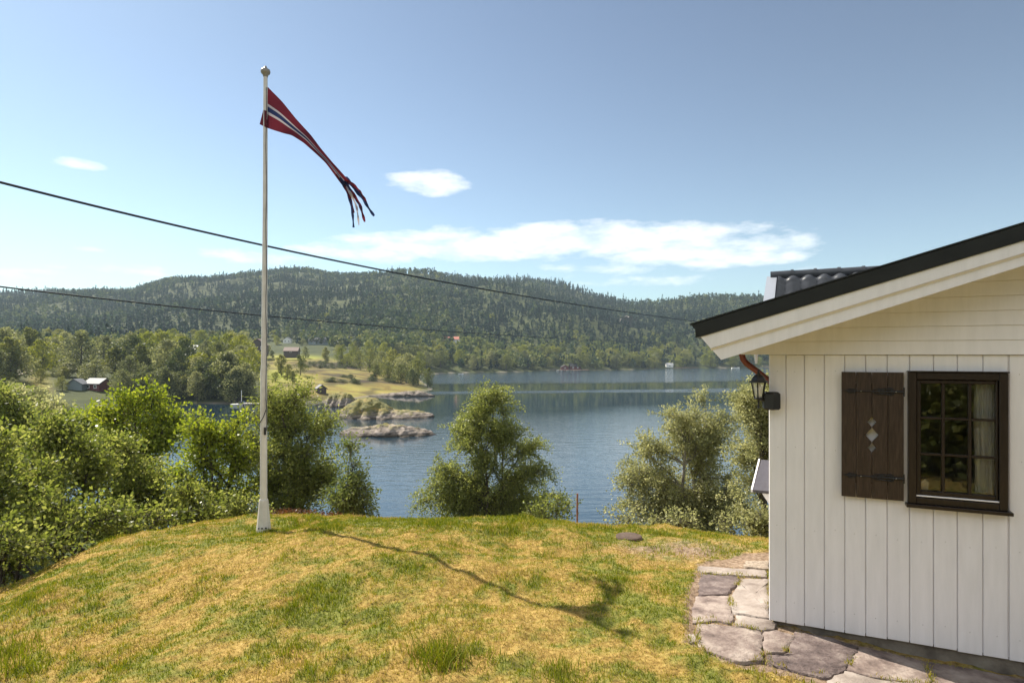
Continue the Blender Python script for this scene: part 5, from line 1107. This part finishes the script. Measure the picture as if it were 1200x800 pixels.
# ------------------------------------------------------------------ garden trees behind the camera (seen in the window)
LM_shade = leaf_mat('garden_leaf', [(.03,.04,.010),(.12,.14,.03),(.40,.38,.12)], .4, .35)
gts = [(.7,-1.5,1.0,.9,'bottom left corner'),(1.7,-1.3,1.15,.9,'bottom middle'),(2.8,-1.4,1.0,.9,'bottom right corner'),(-.9,-2.6,1.7,1.2,'lowest left'),(1.1,-2.9,2.0,1.3,'lowest middle'),(3.0,-3.0,1.8,1.3,'lowest right'),(-3.2,-3.6,2.2,1.4,'beyond the left edge'),(2.1,-4.9,3.4,1.9,'in the middle of the glass'),(-.2,-4.4,3.2,1.8,'left half of the glass'),(-4.6,-7.5,6.5,2.6,'left panes'),(-1.9,-8.2,8,2.8,'middle panes'),(.6,-7.6,7,2.6,'right of the middle panes'),(3.2,-8.6,7.5,2.8,'panes beside the curtain'),(-7.6,-9,7,3.0,'far left of the glass'),(6.2,-9.5,6,2.6,'far right of the glass'),(-.6,-5.8,1.9,1.3,'low in the panes'),(-3.4,-11.5,9,3.2,'top of the panes'),(2.0,-12,9,3.2,'top right of the glass')]
for i,(gx,gy,gh,gw,lab) in enumerate(gts):
    z = H1(gx, gy)-.1; bl = [(gw*.32*math.cos(k*1.9), gw*.32*math.sin(k*1.9), gh*(.12+.072*k), gw*.55, gw*.55, gh*.13) for k in range(11)]
    e = build_tree('garden_tree' if gh > 3 else 'garden_shrub', (gx,gy,z), bl, [[(0,0,0),(0,0,gh*.5),(0,0,gh*.9)],[(0.1,0,0),(.3,.2,gh*.4),(.5,.3,gh*.7)]], .12, 13000 if gh>3 else 6000, LM_shade, M['bark'], twig=.8, n_twig=900, n_limb=60, seed=200+i, trunk_r=.13); tag(e, 'garden '+('tree' if gh>3 else 'shrub')+' mirrored in the cottage window, '+lab, 'tree' if gh > 3 else 'shrub')
# ------------------------------------------------------------------ light, sky, haze, camera
az = math.atan2(-.755, .655); el = math.radians(47)
sd_ = Vector((math.sin(az)*math.cos(el), math.cos(az)*math.cos(el), math.sin(el)))
sl_ = bpy.data.lights.new('sun', 'SUN'); sl_.energy = SUN; sl_.angle = math.radians(.53); sl_.color = (1,.93,.80); so_ = bpy.data.objects.new('sun', sl_); COL.objects.link(so_); so_.rotation_euler = sd_.to_track_quat('Z','Y').to_euler()
wd = bpy.data.worlds.new('World'); scn.world = wd; wd.use_nodes = True; nt = wd.node_tree; bg = nt.nodes['Background']
sky = nt.nodes.new('ShaderNodeTexSky'); sky.sky_type = 'NISHITA'; sky.sun_disc = False; sky.sun_elevation = el; sky.sun_rotation = az; sky.air_density = 1.0; sky.dust_density = .35; sky.ozone_density = 1.6
sky.altitude = 0
hs = nt.nodes.new('ShaderNodeHueSaturation'); hs.inputs['Saturation'].default_value = .72; gmn = nt.nodes.new('ShaderNodeGamma'); gmn.inputs['Gamma'].default_value = 1.5; nt.links.new(sky.outputs[0], gmn.inputs['Color'])
tnt = nt.nodes.new('ShaderNodeMix'); tnt.data_type = 'RGBA'; tnt.blend_type = 'MULTIPLY'; tnt.inputs['Factor'].default_value = 1; tnt.inputs['B'].default_value = (.74,.92,.87,1)
nt.links.new(gmn.outputs[0], tnt.inputs['A']); nt.links.new(tnt.outputs['Result'], hs.inputs['Color'])
tc = nt.nodes.new('ShaderNodeTexCoord'); sp = nt.nodes.new('ShaderNodeSeparateXYZ'); nt.links.new(tc.outputs['Generated'], sp.inputs[0])
def mth(op, a, b=None, c=None):
    n = nt.nodes.new('ShaderNodeMath'); n.operation = op
    for i, q in enumerate((a,b,c)):
        if q is None: continue
        if isinstance(q, (int,float)): n.inputs[i].default_value = q
        else: nt.links.new(q, n.inputs[i])
    return n.outputs[0]
# azimuth / elevation of the view direction, in degrees
azn = mth('MULTIPLY', mth('ARCTAN2', sp.outputs['X'], sp.outputs['Y']), 57.2958); eln = mth('MULTIPLY', mth('ARCSINE', sp.outputs['Z']), 57.2958)
cmb = nt.nodes.new('ShaderNodeCombineXYZ'); nt.links.new(mth('MULTIPLY', azn, .10), cmb.inputs[0]); nt.links.new(mth('MULTIPLY', eln, .32), cmb.inputs[1])
nz = nt.nodes.new('ShaderNodeTexNoise'); nz.inputs['Scale'].default_value = 2.2; nz.inputs['Detail'].default_value = 10; nz.inputs['Roughness'].default_value = .6; nt.links.new(cmb.outputs[0], nz.inputs['Vector'])
def cloud(px, py, rx, ry, amp=1.0):
    uu = (px-CX)/F; a = math.degrees(math.atan(uu)); e0 = math.degrees(math.atan((HZ-py)/F*math.cos(math.atan(uu)))); ra = rx/F*57.3*math.cos(math.atan(uu))**2; re = ry/F*57.3*math.cos(math.atan(uu))
    dx = mth('MULTIPLY', mth('SUBTRACT', azn, a), 1/ra); dy = mth('MULTIPLY', mth('SUBTRACT', eln, e0), 1/re); d2 = mth('ADD', mth('MULTIPLY', dx, dx), mth('MULTIPLY', dy, dy))
    return mth('MULTIPLY', mth('MAXIMUM', mth('SUBTRACT', 1, mth('MULTIPLY', d2, .5)), 0), amp)
def fill_cloud(a, e0, ra, re, amp=1.0):
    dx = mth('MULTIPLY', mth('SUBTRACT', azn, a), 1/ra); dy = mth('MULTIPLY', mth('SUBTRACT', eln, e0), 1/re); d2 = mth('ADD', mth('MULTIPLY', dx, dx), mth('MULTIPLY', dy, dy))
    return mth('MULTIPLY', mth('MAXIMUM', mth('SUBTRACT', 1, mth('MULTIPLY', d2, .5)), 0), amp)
acc = None
for q in [(165,35,38,26,1.3),(-165,32,38,26,1.3),(125,30,28,20,1.25),(-130,28,24,16,1.2),(178,60,80,20,1.2),(100,22,16,12,1.1)]:  # unseen bright clouds added behind the camera as fill light for the shaded wall
    c = fill_cloud(*q); acc = c if acc is None else mth('MAXIMUM', acc, c)
for q in [(690,282,190,20),(560,286,150,15),(640,274,75,13),(820,295,120,18),(560,292,110,14,.9),(900,300,50,9,.8),(430,296,90,12,.72),(505,214,44,13,1.0),(92,193,32,6,.75),(105,293,26,4,.6),(130,243,22,4,.45),(140,315,70,7,.6),(310,303,90,9,.6),(760,312,120,10,.55),(620,330,400,8,.4),(150,330,200,8,.35),(1500,220,250,40,.9),(-600,200,200,40,.9)]:
    c = cloud(*q); acc = c if acc is None else mth('MAXIMUM', acc, c)
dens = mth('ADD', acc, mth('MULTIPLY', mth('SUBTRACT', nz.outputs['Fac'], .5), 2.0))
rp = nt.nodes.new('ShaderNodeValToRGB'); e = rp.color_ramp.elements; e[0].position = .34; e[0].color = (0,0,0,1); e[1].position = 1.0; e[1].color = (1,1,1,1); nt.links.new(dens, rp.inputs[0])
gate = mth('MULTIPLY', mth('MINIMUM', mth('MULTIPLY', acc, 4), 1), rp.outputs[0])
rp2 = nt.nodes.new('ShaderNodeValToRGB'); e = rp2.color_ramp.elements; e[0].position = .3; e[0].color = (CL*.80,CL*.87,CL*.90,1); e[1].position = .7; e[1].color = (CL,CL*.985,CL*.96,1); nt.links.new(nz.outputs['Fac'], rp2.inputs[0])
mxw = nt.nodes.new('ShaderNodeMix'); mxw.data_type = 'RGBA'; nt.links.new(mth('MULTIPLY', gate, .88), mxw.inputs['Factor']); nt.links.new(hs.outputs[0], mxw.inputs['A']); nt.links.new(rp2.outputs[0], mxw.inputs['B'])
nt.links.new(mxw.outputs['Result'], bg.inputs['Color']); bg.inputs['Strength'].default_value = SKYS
if HAZE > 0:
    hz = MB(); hz.box((-3200,-300,-6),(3200,2500,330)); hm = bpy.data.materials.new('haze_air'); hm.use_nodes = True; n_ = hm.node_tree; n_.nodes.remove(n_.nodes['Principled BSDF']); pv = n_.nodes.new('ShaderNodeVolumePrincipled')
    pv.inputs['Density'].default_value = HAZE; pv.inputs['Color'].default_value = (.70,.85,1,1); pv.inputs['Anisotropy'].default_value = .0; n_.links.new(pv.outputs[0], n_.nodes['Material Output'].inputs['Volume'])
    tag(hz.build('haze', hm, None), 'thin blue air haze over the lake and hills', 'haze', kind='stuff')
cam = bpy.data.cameras.new('camera'); cam.lens = F/1200*36; cam.sensor_width = 36; cam.shift_y = (HZ-400)/1200; cam.clip_end = 8000; cam.clip_start = .05
co_ = bpy.data.objects.new('camera', cam); COL.objects.link(co_); co_.location = (0,0,EYE); co_.rotation_euler = (math.pi/2,0,0); scn.camera = co_
scn.view_settings.view_transform = 'Standard'; scn.view_settings.look = 'None'; scn.view_settings.exposure = EXPO; scn.view_settings.gamma = 1
scn.render.engine = 'CYCLES'; c = scn.cycles; c.max_bounces = 8; c.diffuse_bounces = 3; c.glossy_bounces = 3; c.transmission_bounces = 4; c.transparent_max_bounces = 8; c.volume_bounces = 1; c.use_denoising = True; c.sample_clamp_indirect = 6
